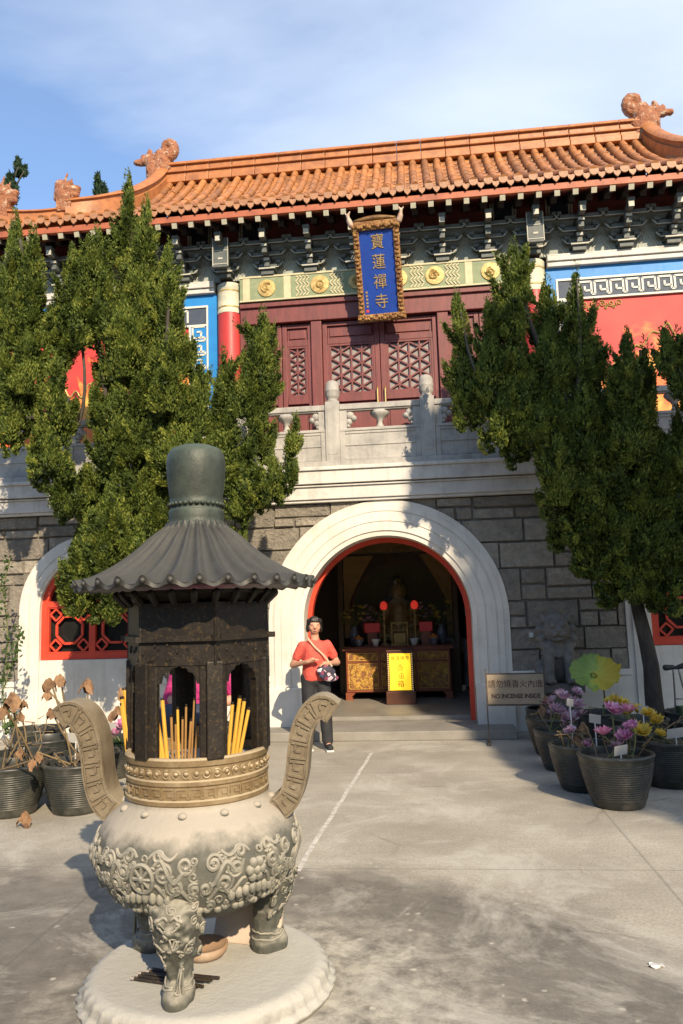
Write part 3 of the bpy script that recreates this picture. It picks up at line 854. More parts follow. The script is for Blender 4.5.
for k in range(-34, 35):
    x = k*SPT
    if abs(x) > XE-.05: continue
    # highest y this rib reaches before the hip
    ytop = YR
    for y in np.linspace(YR, YE, 80):
        if abs(x - (XSH if y > .12 else 0)) < hip_x(y) - .05: ytop = y; break
    if ytop - YE < .25: ytop = .18
    rib(x, YE, ytop); pan(x+.04, x+SPT-.04, YE+.02, ytop)
    # round end tile and drip tile
    vs = [(x+.064*cos(2*pi*q/14), YE-.012, zroof(YE)+.026+.064*sin(2*pi*q/14)) for q in range(14)]
    vs2 = [(p[0], YE+.02, p[2]) for p in vs]
    ends.add(vs+vs2, [tuple(range(14))] + [(q,14+q,14+(q+1)%14,(q+1)%14) for q in range(14)])
    vs = [(x+.045,YE-.004,zroof(YE)+.01),(x+.065,YE-.006,zroof(YE)-.05),(x+SPT/2,YE-.014,zroof(YE)-.095),(x+SPT-.065,YE-.006,zroof(YE)-.05),(x+SPT-.045,YE-.004,zroof(YE)+.01),(x+SPT/2,YE-.004,zroof(YE)-.01)]
    vs2 = [(p[0], YE+.015, p[2]) for p in vs]
    ends.add(vs+vs2, [tuple(range(6))] + [(q,6+q,6+(q+1)%6,(q+1)%6) for q in range(6)])
# hip side and back slopes (seen only from the side)
hs = MB(); 
for s in (-1,1):
    ys = [.14,.27,.7,1.4,2.25]; 
    vs = []; 
    for y in ys: vs.append((XSH+s*hip_x(y), y, zroof(y)+.02))
    for y in ys: vs.append((s*7.0, y, 7.6))
    hs.add(vs, [(i,i+1,6+i,5+i) for i in range(4)])
    vs = [(XSH+s*4.25,2.25,ZR),(s*7.0,2.25,7.6),(s*7.0,4.9,7.6),(XSH+s*4.7,4.3,7.9)]
    hs.add(vs, [(0,1,2,3)])
hs.add([(XSH-4.25,2.25,ZR),(XSH+4.25,2.25,ZR),(XSH+4.7,4.6,7.6),(XSH-4.7,4.6,7.6)], [(0,1,2,3)])
hs.build('hip_slope', m_tile, roof)
til.build('roof_tiles', m_tile, roof, tint=True, autosmooth=50)
ends.build('eave_tile_ends', m_tileend, roof)

# --- ridges
rg = MB(); x0, x1 = XSH-4.22, XSH+4.22; xr = x0
segs = 20; L = (x1-x0)/segs
for i in range(segs):
    a0, a1 = x0+L*i+.003, x0+L*(i+1)-.003
    rg.box(a0,a1,YR-.17,YR+.17,ZR-.06,ZR+.06); rg.box(a0,a1,YR-.12,YR+.12,ZR+.06,ZR+.14)
    rg.box(a0,a1,YR-.16,YR+.16,ZR+.14,ZR+.17); rg.box(a0,a1,YR-.105,YR+.105,ZR+.17,ZR+.29)
    rg.box(a0,a1,YR-.15,YR+.15,ZR+.29,ZR+.32)
    rg.tube([(a0,YR,ZR+.345),(a1,YR,ZR+.345)], .075, 12)
rg.build('main_ridge', m_ridge, roof, bevel=.012)
def spine(path, h, w):
    m = MB(); vs = []; fs = []
    sec = [(-w,-.25),(-w,h*.35),(-w*.7,h*.40),(-w*.7,h*.7),(-w,h*.76),(-w*.75,h*.95),(0,h*1.08),(w*.75,h*.95),(w,h*.76),(w*.7,h*.7),(w*.7,h*.40),(w,h*.35),(w,-.25)]
    P = [Vector(p) for p in path]
    for i, p in enumerate(P):
        t = (P[min(i+1,len(P)-1)] - P[max(i-1,0)]); side = Vector((t.y,-t.x,0))
        if side.length < 1e-5: side = Vector((1,0,0))
        side.normalize()
        for (u, v_) in sec: vs.append(p + side*u + Vector((0,0,v_)))
    n = len(sec)
    for i in range(len(P)-1):
        for k in range(n-1): fs.append((i*n+k, i*n+k+1, (i+1)*n+k+1, (i+1)*n+k))
    fs.append(tuple(range(n))); fs.append(tuple((len(P)-1)*n+k for k in range(n-1,-1,-1)))
    m.add(vs, fs); return m
def smooth_path(pts, n=24):
    out = []; P = [Vector(p) for p in pts]
    for i in range(n+1):
        t = i/n*(len(P)-1); k = min(int(t), len(P)-2); f = t-k
        p0, p1, p2, p3 = P[max(k-1,0)], P[k], P[k+1], P[min(k+2,len(P)-1)]
        out.append(.5*((2*p1)+(p2-p0)*f+(2*p0-5*p1+4*p2-p3)*f*f+(3*p1-p0-3*p2+p3)*f**3))
    return out
for s in (-1,1):
    pts = [(XSH+s*4.25,2.25,9.55),(XSH+s*4.27,1.7,9.0),(XSH+s*4.32,1.1,8.5),(XSH+s*4.42,.6,8.12),(XSH+s*4.72,.26,7.85),(XSH+s*5.05,.14,7.76)]
    spine(smooth_path(pts), .26, .13).build('descending_ridge', m_ridge, roof, autosmooth=40)
    pts = [(XSH+s*5.05,.14,7.70),(XSH+s*5.45,.12,7.68),(XSH+s*5.95,.08,7.70),(XSH+s*6.55,.0,7.78)]
    spine(smooth_path(pts,10), .20, .11).build('corner_ridge', m_ridge, roof, autosmooth=40)
# ridge beasts: curled dragon-fish finials at both ends of the ridge, horned heads at the foot of the ridges
def finial(cx, s):
    "s = +1: faces +x end"
    b = MB(); P = lambda x,z,y=0.0: (cx+s*x, YR+y, ZR+z)
    b.cap(P(-.10,-.02),.16,P(-.05,.35),.17); b.cap(P(.08,-.02),.16,P(.10,.34),.15)
    for dy in (-.09,.09):
        b.ell(P(-.18,.28,dy), (.09,.06,.08)); b.ell(P(.0,.16,dy*1.5), (.10,.05,.10)); b.ell(P(.14,.26,dy*1.3), (.08,.05,.08))
        b.ell(P(-.10,.42,dy*1.4), (.05,.04,.05))
    # tail curling up and inwards
    c0 = (-.14,.72); pts = []
    for k in range(15):
        a_ = radians(-60 - 22*k); r_ = .19 - .011*k
        pts.append((c0[0]+r_*cos(a_), c0[1]+r_*sin(a_), max(.05,.125-.005*k)))
    b.cap(P(-.05,.35),.17,P(pts[0][0],pts[0][1]),.14)
    for p, q in zip(pts[:-1], pts[1:]): b.cap(P(p[0],p[1]), p[2], P(q[0],q[1]), q[2])
    # back fins and the small scroll post behind
    b.cap(P(.10,.34),.12,P(.20,.52),.09); b.cap(P(.20,.52),.08,P(.18,.68),.045); b.cap(P(.20,.48),.09,P(.38,.48),.06); b.ell(P(.42,.48),(.07,.07,.055)); b.ell(P(.30,.58),(.06,.05,.05))
    b.cap(P(.02,.48),.08,P(.10,.56),.07)
    return remeshed(b, 'ridge_beast', m_beast, roof, .018, 1, lambda co: .012*mnoise.noise(co*17) + .008*mnoise.noise(co*40))
finial(XSH-4.33, -1); finial(XSH+4.25, 1)
def head(loc, s, sc=1.0):
    b = MB(); 
    P = lambda x,z,y=0.0: (loc[0]+s*x*sc, loc[1]+y*sc, loc[2]+z*sc)
    b.box(*sorted((P(-.12,0)[0],P(.14,0)[0])), loc[1]-.12*sc, loc[1]+.12*sc, loc[2]-.1*sc, loc[2]+.22*sc)
    b.cap(P(.05,.2),.15*sc,P(.10,.42),.12*sc); b.cap(P(-.02,.34),.14*sc,P(-.14,.32),.10*sc); b.cap(P(-.08,.26),.10*sc,P(-.15,.24),.08*sc)
    b.ell(P(-.20,.36),(.06*sc,.07*sc,.045*sc)); 
    for dy in (-.08,.08):
        b.ell(P(-.10,.42,dy),(.05*sc,.04*sc,.05*sc)); b.cap(P(.0,.44,dy),.03*sc,P(-.05,.60,dy*1.1),.014*sc)
    b.cap(P(.12,.40),.10*sc,P(.16,.20),.08*sc)
    return remeshed(b, 'roof_beast', m_beast, roof, .014*sc, 1, lambda co: .008*mnoise.noise(co*21))
for s in (-1,1):
    head((XSH+s*5.06,.14,7.90), s, .88); head((XSH+s*6.05,.08,7.86), s, .95)

# --- side and rear walls, hall inside
sw = MB()
sw.box(-7.0,-6.8,.43,4.6,0,7.5); sw.box(6.8,7.0,.43,4.6,0,7.5)
sw.box(-6.99,-2.4,4.45,4.6,0,8.2); sw.box(2.4,6.99,4.45,4.6,0,8.2); sw.box(-2.399,2.399,4.7,4.84,3.3,8.2)
sw.build('rear_wall', m_granite if False else m_mortar, T)
iw = MB()
iw.box(-2.4,-2.2,.43,4.7,0,3.3); iw.box(2.2,2.4,.43,2.6,0,3.3); iw.box(2.2,2.4,3.9,4.7,0,3.3); iw.box(2.2,2.4,2.6,3.9,2.3,3.3)
iw.box(-2.2,1.25,4.55,4.7,0,3.3); iw.box(1.95,2.2,4.55,4.7,0,3.3); iw.box(1.25,1.95,4.55,4.7,2.35,3.3)
iw.box(-2.4,2.4,.43,4.7,3.3,3.39)
iw.build('hall_wall', m_interior, T)
# ================================================================== lettering
def text_mesh(s, size, mat, parent, origin, ux, uz, depth=.004, name='lettering', align='CENTER', weight=0.0, squeeze=1.0):
    "flat letters: origin is the centre, ux/uz unit vectors of the writing plane"
    cu = bpy.data.curves.new('t', 'FONT'); cu.body = s; cu.size = size; cu.align_x = align; cu.align_y = 'CENTER'
    cu.extrude = depth; cu.offset = weight; cu.space_line = 1.0
    t = bpy.data.objects.new('t', cu); COL.objects.link(t)
    dg = bpy.context.evaluated_depsgraph_get()
    me = bpy.data.meshes.new_from_object(t.evaluated_get(dg)); bpy.data.objects.remove(t)
    ux, uz = Vector(ux).normalized(), Vector(uz).normalized(); n = ux.cross(uz)
    mt = Matrix((( ux.x*squeeze, uz.x, n.x, origin[0]), (ux.y*squeeze, uz.y, n.y, origin[1]), (ux.z*squeeze, uz.z, n.z, origin[2]), (0,0,0,1)))
    me.transform(mt); me.materials.clear(); me.materials.append(mat); me.name = name
    o = bpy.data.objects.new(name, me); COL.objects.link(o)
    if parent is not None: o.parent = parent
    return o

# ================================================================== name plaque under the eave
Pt, Pb = Vector((.035,-.02,7.19)), Vector((.07,.44,5.87))
plq = thing('name_plaque', 'blue and gold framed name plaque with four golden characters leaning out under the eave', 'plaque', (Pb.x,Pb.y,Pb.z))
uz = (Pt-Pb).normalized(); ux = Vector((1,0,0)); ux = (ux - uz*ux.dot(uz)).normalized(); un = ux.cross(uz); PL = (Pt-Pb).length
def pp(u, v, d=0.0):
    q = ux*u + uz*v + un*d; return (q.x, q.y, q.z)
def pbox(mb, u0, u1, v0, v1, d0, d1):
    c = ux*((u0+u1)/2) + uz*((v0+v1)/2) + un*((d0+d1)/2)
    mb.obox(c, ux*((u1-u0)/2), uz*((v1-v0)/2), un*((d1-d0)/2))
b = MB(); pbox(b, -.25,.25,.09,PL-.12,-.02,.02); b.build('plaque_board', m_plaqueblue, plq)
f_ = MB()
for s in (-1,1): pbox(f_, *(sorted((s*.245,s*.335))), .02, PL-.02, -.03,.05)
pbox(f_, -.355,.355,-.01,.10,-.03,.06); pbox(f_, -.35,.35,PL-.125,PL,-.03,.06)
fo = f_.build('plaque_frame', m_pframe, plq, bevel=.012)
f_ = MB()                                          # carved relief on the frame
for s in (-1,1):
    for i in range(20):
        v = .14 + (PL-.32)*i/19; f_.ell(pp(s*(.29+.016*sin(i*2.1)), v, .052), (.034,.03,.030), nu=8, nv=6)
        f_.tube([pp(s*(.29+.03*cos(t)), v+.03*sin(t)+.02, .055) for t in np.linspace(i, i+4.5, 9)], .009, 5)
for i in range(17):
    u = -.32+.64*i/16
    for v, d in ((.045,.062),(PL-.07,.062)): f_.ell(pp(u, v+.018*sin(i*1.9), d), (.03,.03,.03), nu=8, nv=6)
    f_.tube([pp(u+.03*cos(t), .05+.035*sin(t), .066) for t in np.linspace(i, i+4.5, 9)], .008, 5)
f_.build('frame_carving', m_pframe, fo)
cr = MB()
cr.tube([pp(-.30+.6*t, PL+.015+.025*sin(pi*t), .02) for t in np.linspace(0,1,15)], [.022+.018*sin(pi*t) for t in np.linspace(0,1,15)], 8)
cr.build('crest', M('dark_gilt', (.22,.12,.04), (.1,.05,.02), 14, .45, bmp=.6, metal=.3), plq, smooth=True)
m_orn = M('painted_ornament', (.48,.40,.32), (.38,.2,.12), 16, .5)
for s in (-1,1):
    o_ = MB(); o_.cap(pp(s*.345,PL-.03,.03), .045, pp(s*.37,PL+.03,.03), .04); o_.cap(pp(s*.37,PL+.03,.03), .034, pp(s*.385,PL+.10,.03), .024)
    o_.cap(pp(s*.385,PL+.10,.03), .024, pp(s*.35,PL+.155,.03), .012); o_.cap(pp(s*.385,PL+.10,.03), .018, pp(s*.425,PL+.145,.03), .010)
    remeshed(o_, 'corner_ornament', m_orn, plq, .012, 1)
m_letgold = M('letter_gold', (.46,.33,.15), (.32,.22,.10), 20, .4, metal=.3, bmp=0)
for i, ch in enumerate('寶蓮禪寺'):
    v = PL-.30 - i*.28
    text_mesh(ch, .225, m_letgold, plq, pp(.012, v, .024), ux, uz, .006, 'character', squeeze=.9)
for i, ch in enumerate('釋覺光書'):
    pass
sl = MB()
for i in range(5): pbox(sl, -.215,-.185,.40-.05*i,.43-.05*i,.0205,.024)
sl.build('side_inscription', m_letgold, plq)
sl = MB(); pbox(sl, -.225,-.185,.13,.17,.0205,.024); sl.build('red_seal', Mplain('seal_red', (.6,.05,.04), .6), plq)
hk = MB()
for s in (-1,1): hk.tube([pp(s*.2,PL-.01,-.02), (pp(s*.2,PL-.01,-.02)[0], .28, PL*.98)], .012, 6)
for s in (-1,1): hk.tube([pp(s*.2,.02,-.03), (pp(s*.2,.02,-.03)[0], .13, .03)], .014, 6)
hk.build('hanger', m_steel, plq)

# ================================================================== incense burner
BX, BY = -.525, -6.95
ped = thing('stone_pedestal', 'round stone pedestal carved with upright petals under the bronze burner', 'pedestal', (BX+.035,BY+.03,0))
p = MB(); n = 132
prof = [(.56,0),(.565,.012),(.555,.022),(.535,.03),(.530,.045),(.522,.065),(.515,.078),(.510,.088),(.497,.095),(.48,.098),(.46,.096),(.30,.098),(.001,.098)]
p.lathe(prof, n, rmod=lambda r,z,a: r + (.016*abs(sin(a*22)) if .02 < z < .08 else 0) + .003*mnoise.noise((cos(a)*9,sin(a)*9,z*30)))
p.build('pedestal_body', m_stonebase, ped, smooth=True)
Z0 = .098
bn = thing('incense_burner', 'tall three legged bronze incense burner with a ribbed pavilion roof and fret carved handles', 'incense burner', (BX,BY,Z0))
bn.scale = (.92,.92,1)
DZ = -Z0
# bowl
BP = [(.001,.34),(.12,.345),(.22,.362),(.31,.395),(.385,.44),(.44,.50),(.478,.565),(.492,.62),(.488,.67),(.47,.715),(.43,.765),(.385,.80),(.352,.825),(.345,.85)]
def smooth_prof(P, n):
    out = smooth_path([(a,0,b) for a,b in P], n); return [(max(v.x,.001), v.z) for v in out]
BPS = smooth_prof(BP, 60)
bowl = MB(); bowl.lathe(BPS, 96, rmod=lambda r,z,a: r*(1+.004*mnoise.noise((cos(a)*3,sin(a)*3,z*6))))
bowl.lathe([(.345,.85),(.33,.85),(.33,.80),(.001,.80)], 48)          # ash surface inside
def bowl_pt(a, z, d=0.0):
    "a: bearing, 0 = towards the court (-y), positive to the right"
    for (r0,z0),(r1,z1) in zip(BPS[:-1], BPS[1:]):
        if z0 <= z <= z1 and z1 > z0:
            t = (z-z0)/(z1-z0); r = r0+(r1-r0)*t; nr, nz = (z1-z0), -(r1-r0); L = hypot(nr,nz); nr/=L; nz/=L
            rr = r + nr*d; return (rr*sin(a), -rr*cos(a), z + nz*d)
    return (.4*sin(a), -.4*cos(a), z)
rel = MB()
def scroll(a0, z0, r0, turns, sgn, start, rad=.012, dec=.8):
    n_ = int(16*turns); pts = []
    for i in range(n_+1):
        t = i/n_; rr = r0*(1-dec*t); q = start + sgn*t*turns*2*pi
        pts.append(bowl_pt(a0 + rr*cos(q)/.48, z0 + rr*sin(q), .002))
    rel.tube(pts, [rad*(.65+.5*(i/n_)) for i in range(n_+1)], 6)
def wave(a0, z0, a1, z1, amp, cyc, rad=.011, ph=0.0):
    pts = [bowl_pt(a0+(a1-a0)*t, z0+(z1-z0)*t+amp*sin(ph+t*cyc*2*pi), .002) for t in np.linspace(0,1,30)]
    rel.tube(pts, [rad*(.7+.4*sin(pi*t)) for t in np.linspace(0,1,30)], 6)
mot = 6
for k in range(mot):
    a = -.22 + k*2*pi/mot
    rr = random.Random(k+3)
    # medallion: a spoked wheel, or a knot of scrolls on every second place
    if k % 2 == 0:
        ring = [bowl_pt(a+.052*cos(q)/.48, .605+.052*sin(q), .008) for q in np.linspace(0,2*pi,25)]; rel.tube(ring, .010, 6)
        for s_ in range(8): 
            q = s_*pi/4; rel.tube([bowl_pt(a, .605, .010), bowl_pt(a+.05*cos(q)/.48, .605+.05*sin(q), .009)], .007, 5)
        rel.ell(bowl_pt(a,.605,.008), .016, nu=10, nv=6)
    else:
        for s_ in range(6):
            q = s_*pi/3; rel.ell(bowl_pt(a+.03*cos(q)/.48, .605+.03*sin(q), .006), .022, nu=10, nv=6)
        rel.ell(bowl_pt(a,.605,.012), .02, nu=10, nv=6)
    # lotus seat below, cloud heads to either side
    for i in range(-3,4): rel.ell(bowl_pt(a+.028*i/.48*1.25, .53-.004*abs(i), .004), (.019,.019,.026), nu=10, nv=6)
    for sg in (-1,1):
        scroll(a+sg*.20, .625, .040, 1.7, -sg, pi/2, .011); scroll(a+sg*.15, .685, .030, 1.5, sg, -pi/2, .010)
        scroll(a+sg*.30, .575, .042, 1.8, sg, pi/2, .012); scroll(a+sg*.40, .655, .036, 1.5, -sg, 0, .011)
        wave(a+sg*.12, .655, a+sg*.42, .60, .03, 1.3, .012, 0 if sg > 0 else pi); wave(a+sg*.06, .68, a+sg*.33, .70, .018, 1, .010)
        wave(a+sg*.10, .56, a+sg*.45, .53, .022, 1.6, .010, 1.0)
        scroll(a+sg*.47, .56, .028, 1.4, sg, 1.0, .010)
    for i in range(5): scroll(a-.40+.2*i+rr.uniform(-.03,.03), .485+rr.uniform(-.008,.01), .024, 1.3, 1 if i % 2 else -1, rr.uniform(0,6), .010)
rs = random.Random(21)
for i in range(190): scroll(rs.uniform(0,2*pi), rs.uniform(.475,.70) if i % 4 else rs.uniform(.46,.52), rs.uniform(.013,.027), rs.uniform(1.0,1.6), rs.choice((-1,1)), rs.uniform(0,6), rs.uniform(.005,.008))
for i in range(64): rel.ell(bowl_pt(i*2*pi/64+.02*sin(i*3), .455+.006*sin(i*2.3), .0), (.020,.020,.015), nu=8, nv=6)
for i in range(12): bowl.ell(bowl_pt(i*2*pi/12+.1, .815, -.002), (.022,.022,.018), nu=12, nv=8)
bowl.moved((0,0,DZ)); bo_ = bowl.build('bowl', m_bz_bowl, bn, autosmooth=45)
rel.moved((0,0,DZ)); rel.build('relief', m_bz_relief, bo_, autosmooth=45)
# waist ring with mouldings
rgm = MB(); rp = [(.345,.845),(.352,.852),(.352,.868),(.343,.874),(.343,.925),(.351,.932),(.351,.948),(.344,.954),(.344,1.005),(.352,1.012),(.354,1.036),(.346,1.044),(.325,1.044),(.325,.98),(.001,.98)]
rgm.lathe(rp, 72)
def ring_key(z0, hgt, r, units):
    for (p_, q_) in fret_path(units):
        aa = lambda u: u/units*2*pi
        rgm.bar((r*sin(aa(p_[0])), -r*cos(aa(p_[0])), z0+p_[1]*hgt), (r*sin(aa(q_[0])), -r*cos(aa(q_[0])), z0+q_[1]*hgt), .0055, .008, (sin(aa((p_[0]+q_[0])/2)), -cos(aa((p_[0]+q_[0])/2)), 0))
ring_key(.880, .038, .344, 34)
for i in range(46):
    a = 2*pi*i/46; rgm.ell((.345*sin(a), -.345*cos(a), .98), (.013,.009,.011), nu=8, nv=6)
    rgm.tube([((.346)*sin(a+.05*cos(t)), -.346*cos(a+.05*cos(t)), .979+.016*sin(t)) for t in np.linspace(i, i+4.4, 8)], .0045, 5)
rgm.moved((0,0,DZ)); rgm.build('waist_ring', m_bz_ring, bn, autosmooth=40)
ash = MB(); ash.lathe([(.32,.985),(.25,.998),(.12,1.005),(.001,1.006)], 32); ash.moved((0,0,DZ)); ash.build('ash_bed', M('ash', (.42,.40,.36), (.3,.28,.25), 20, .95, bmp=.6, bscale=50), bn)
# hexagonal chamber: six posts, arched openings, lintel
PH = radians(30); HR = .335
ch = MB(); hexv = [(HR*sin(PH+k*pi/3), -HR*cos(PH+k*pi/3)) for k in range(6)]
for k in range(6):
    x, y = hexv[k]; a = PH+k*pi/3; rv = Vector((sin(a),-cos(a),0)); tv = Vector((cos(a),sin(a),0))
    po = MB(); c = Vector((x,y,1.24)); po.obox(c, tv*.040, rv*.028, (0,0,.205))
    # angled wings so that every post turns the corner of the hexagon
    for sg in (-1,1):
        d = (Vector((*hexv[(k+sg)%6],0)) - Vector((x,y,0))).normalized(); nrm = Vector((d.y,-d.x,0)) * (1 if sg > 0 else -1)
        po.obox(Vector((x,y,1.24)) + d*.036, d*.030, nrm*.022, (0,0,.205))
    po.moved((0,0,DZ)); po.build('post', m_bz_dark, bn, bevel=.006)
lt = MB()
for k in range(6):
    p0, p1 = Vector((*hexv[k],0)), Vector((*hexv[(k+1)%6],0)); d = (p1-p0); L = d.length; d.normalize(); nr = Vector((d.y,-d.x,0)); mid = (p0+p1)/2
    lt.obox(mid + Vector((0,0,1.565)), d*(L/2+.02), nr*.028, (0,0,.135))
    lt.obox(mid + nr*.022 + Vector((0,0,1.545)), d*(L/2+.045), nr*.030, (0,0,.012))
    # cusped arch under the lintel
    for sg in (-1,1):
        P_ = [(0,0),(.10,0),(.085,-.012),(.062,-.014),(.05,-.03),(.032,-.034),(.018,-.052),(.012,-.08),(0,-.08)]
        e = mid + d*sg*(L/2-.064)
        P2 = P_
        f0 = lambda u,v_,e=e,d=d,sg=sg,nr=nr: tuple(e - d*sg*u + nr*.022 + Vector((0,0,1.432+v_)))
        f1 = lambda u,v_,e=e,d=d,sg=sg,nr=nr: tuple(e - d*sg*u - nr*.022 + Vector((0,0,1.432+v_)))
        lt.prism(P2, f0, f1)
    # raised lettering-like bosses on posts are plain studs
    for j in range(9): lt.ell(tuple(mid + d*(U(-L/2,L/2)) + nr*.03 + Vector((0,0,U(1.45,1.52)))), (.008,.008,.010), nu=6, nv=4)
lt.lathe([(.30,1.70),(.40,1.74),(.40,1.755),(.30,1.755)], 48)
for k in range(24):
    a = k*2*pi/24; lt.cap((.36*sin(a),-.36*cos(a),1.70), .016, (.40*sin(a),-.40*cos(a),1.74), .02, 6)
lt.moved((0,0,DZ)); lt.build('lintel', m_bz_dark, bn, autosmooth=35)
# roof: ribbed bell with a scalloped edge
rf = MB(); RP = [(.155,2.075),(.165,2.05),(.20,2.025),(.245,1.99),(.295,1.945),(.36,1.895),(.44,1.845),(.515,1.808),(.565,1.79),(.598,1.785)]
RPS = smooth_prof(RP, 30); NR = 30
def rmod(r, z, a):
    t = min(1, max(0, (r-.16)/.46)); return r
vs = []; fs = []; n = NR*10
for i, (r, z) in enumerate(RPS):
    t = (r-.155)/.443
    for k in range(n):
        a = 2*pi*k/n; c = cos(NR*a); ridge = max(0.0, c)**1.0*.95 - .35*max(0.0,-c)
        zz = z + ridge*(.012+.018*t)
        rr = r + (.012*c if i == len(RPS)-1 else 0)
        vs.append((rr*cos(a), rr*sin(a), zz))
m_ = len(RPS)
for k in range(n):                                   # hanging scalloped lip and the underside
    a = 2*pi*k/n; c = cos(NR*a + pi); 
    vs.append((.600*cos(a), .600*sin(a), 1.768 - .010*max(0,c) + .007*max(0,-c)))
for k in range(n):
    a = 2*pi*k/n; vs.append((.56*cos(a), .56*sin(a), 1.768))
for k in range(n):
    a = 2*pi*k/n; vs.append((.30*cos(a), .30*sin(a), 1.80))
for i in range(m_+2):
    for k in range(n): k2 = (k+1)%n; fs.append((i*n+k, i*n+k2, (i+1)*n+k2, (i+1)*n+k))
rf.add(vs, fs)
for k in range(NR):
    a = 2*pi*k/NR; rf.cap((.585*cos(a),.585*sin(a),1.796), .013, (.602*cos(a),.602*sin(a),1.790), .0145, 10)
rf.moved((0,0,DZ)); rf.build('pavilion_roof', m_bz_roof, bn, autosmooth=40)
kn = MB(); KP = [(.16,2.06),(.15,2.075),(.137,2.085),(.142,2.10),(.137,2.112),(.142,2.13),(.135,2.14),(.130,2.15),(.136,2.16),(.140,2.172),(.135,2.18),(.137,2.20),(.146,2.26),(.152,2.32),(.153,2.37),(.147,2.41),(.128,2.437),(.09,2.452),(.04,2.458),(.001,2.459)]
kn.lathe(KP, 48, rmod=lambda r,z,a: r*(1+(.022*abs(sin(9*a)) if 2.09 < z < 2.15 else 0)))
for i in range(30):
    a = i*2*pi/30; kn.ell((.138*cos(a),.138*sin(a),2.165), (.012,.012,.010), nu=8, nv=5)
kn.moved((0,0,DZ)); kn.build('finial', m_bz_knob, bn, smooth=True)
# handles: S-curved slabs with key pattern
HA = radians(3)
def handle(sg):
    rd = Vector((cos(HA), sin(HA), 0)) * sg; tg = Vector((-sin(HA), cos(HA), 0))
    path = smooth_path([(.40,0,.765),(.468,0,.825),(.502,0,.92),(.515,0,1.02),(.535,0,1.115),(.58,0,1.19),(.64,0,1.215),(.69,0,1.185)], 30)
    T_, W_ = .054, .080
    m = MB(); vs = []; fs = []
    fr_ = MB()
    frames = []
    for i, p_ in enumerate(path):
        t = (path[min(i+1,len(path)-1)] - path[max(i-1,0)]).normalized(); nn = Vector((t.z,0,-t.x))
        frames.append((p_, t, nn))
    def W3(r_, w, z): q = rd*r_ + tg*w; return (q.x, q.y, z)
    for (p_, t, nn) in frames:
        for (a_, w) in ((-T_,-W_),(T_,-W_),(T_,W_),(-T_,W_)): vs.append(W3(p_.x+nn.x*a_, w, p_.z+nn.z*a_))
    for i in range(len(frames)-1):
        for k in range(4): k2=(k+1)%4; fs.append((i*4+k, i*4+k2, (i+1)*4+k2, (i+1)*4+k))
    fs.append((3,2,1,0)); o_=(len(frames)-1)*4; fs.append((o_,o_+1,o_+2,o_+3))
    m.add(vs, fs); m.moved((0,0,DZ)); ho = m.build('handle', m_bz_handle, bn, bevel=.008, autosmooth=35)
    cum = [0.0]
    for a_, b_ in zip(path[:-1], path[1:]): cum.append(cum[-1] + (b_-a_).length)
    def at(s_, w, a_):
        s_ = min(max(s_, 0), cum[-1]-1e-5)
        for i in range(len(cum)-1):
            if cum[i] <= s_ <= cum[i+1]:
                f = (s_-cum[i])/(cum[i+1]-cum[i]); p_ = path[i].lerp(path[i+1], f); nn = frames[i][2].lerp(frames[i+1][2], f)
                return Vector(W3(p_.x+nn.x*a_, w, p_.z+nn.z*a_))
    L = cum[-1]
    for face in (-1, 1):
        w = face*(W_+.003); fr_ = MB()
        def seg(s0, a0, s1, a1, wd=.010):
            n_ = max(1, int(abs(s1-s0)/.02)+1)
            for j in range(n_):
                p_ = at(s0+(s1-s0)*j/n_, w, a0+(a1-a0)*j/n_); q_ = at(s0+(s1-s0)*(j+1)/n_, w, a0+(a1-a0)*(j+1)/n_)
                fr_.bar(p_, q_, wd, .012, tg)
        for a_ in (-T_+.007, T_-.007): seg(.02, a_, L-.01, a_, .012)
        seg(L-.012, -T_+.007, L-.012, T_-.007, .012)
        un_ = (L-.05)/7
        for k in range(7):
            s0 = .03 + k*un_
            for (p_, q_) in fret_path(1): seg(s0+p_[0]*un_, (-.040+p_[1]*.080), s0+q_[0]*un_, (-.040+q_[1]*.080))
        fr_.moved((0,0,DZ)); fr_.build('fret', m_bz_handle, ho)
handle(-1); handle(1)
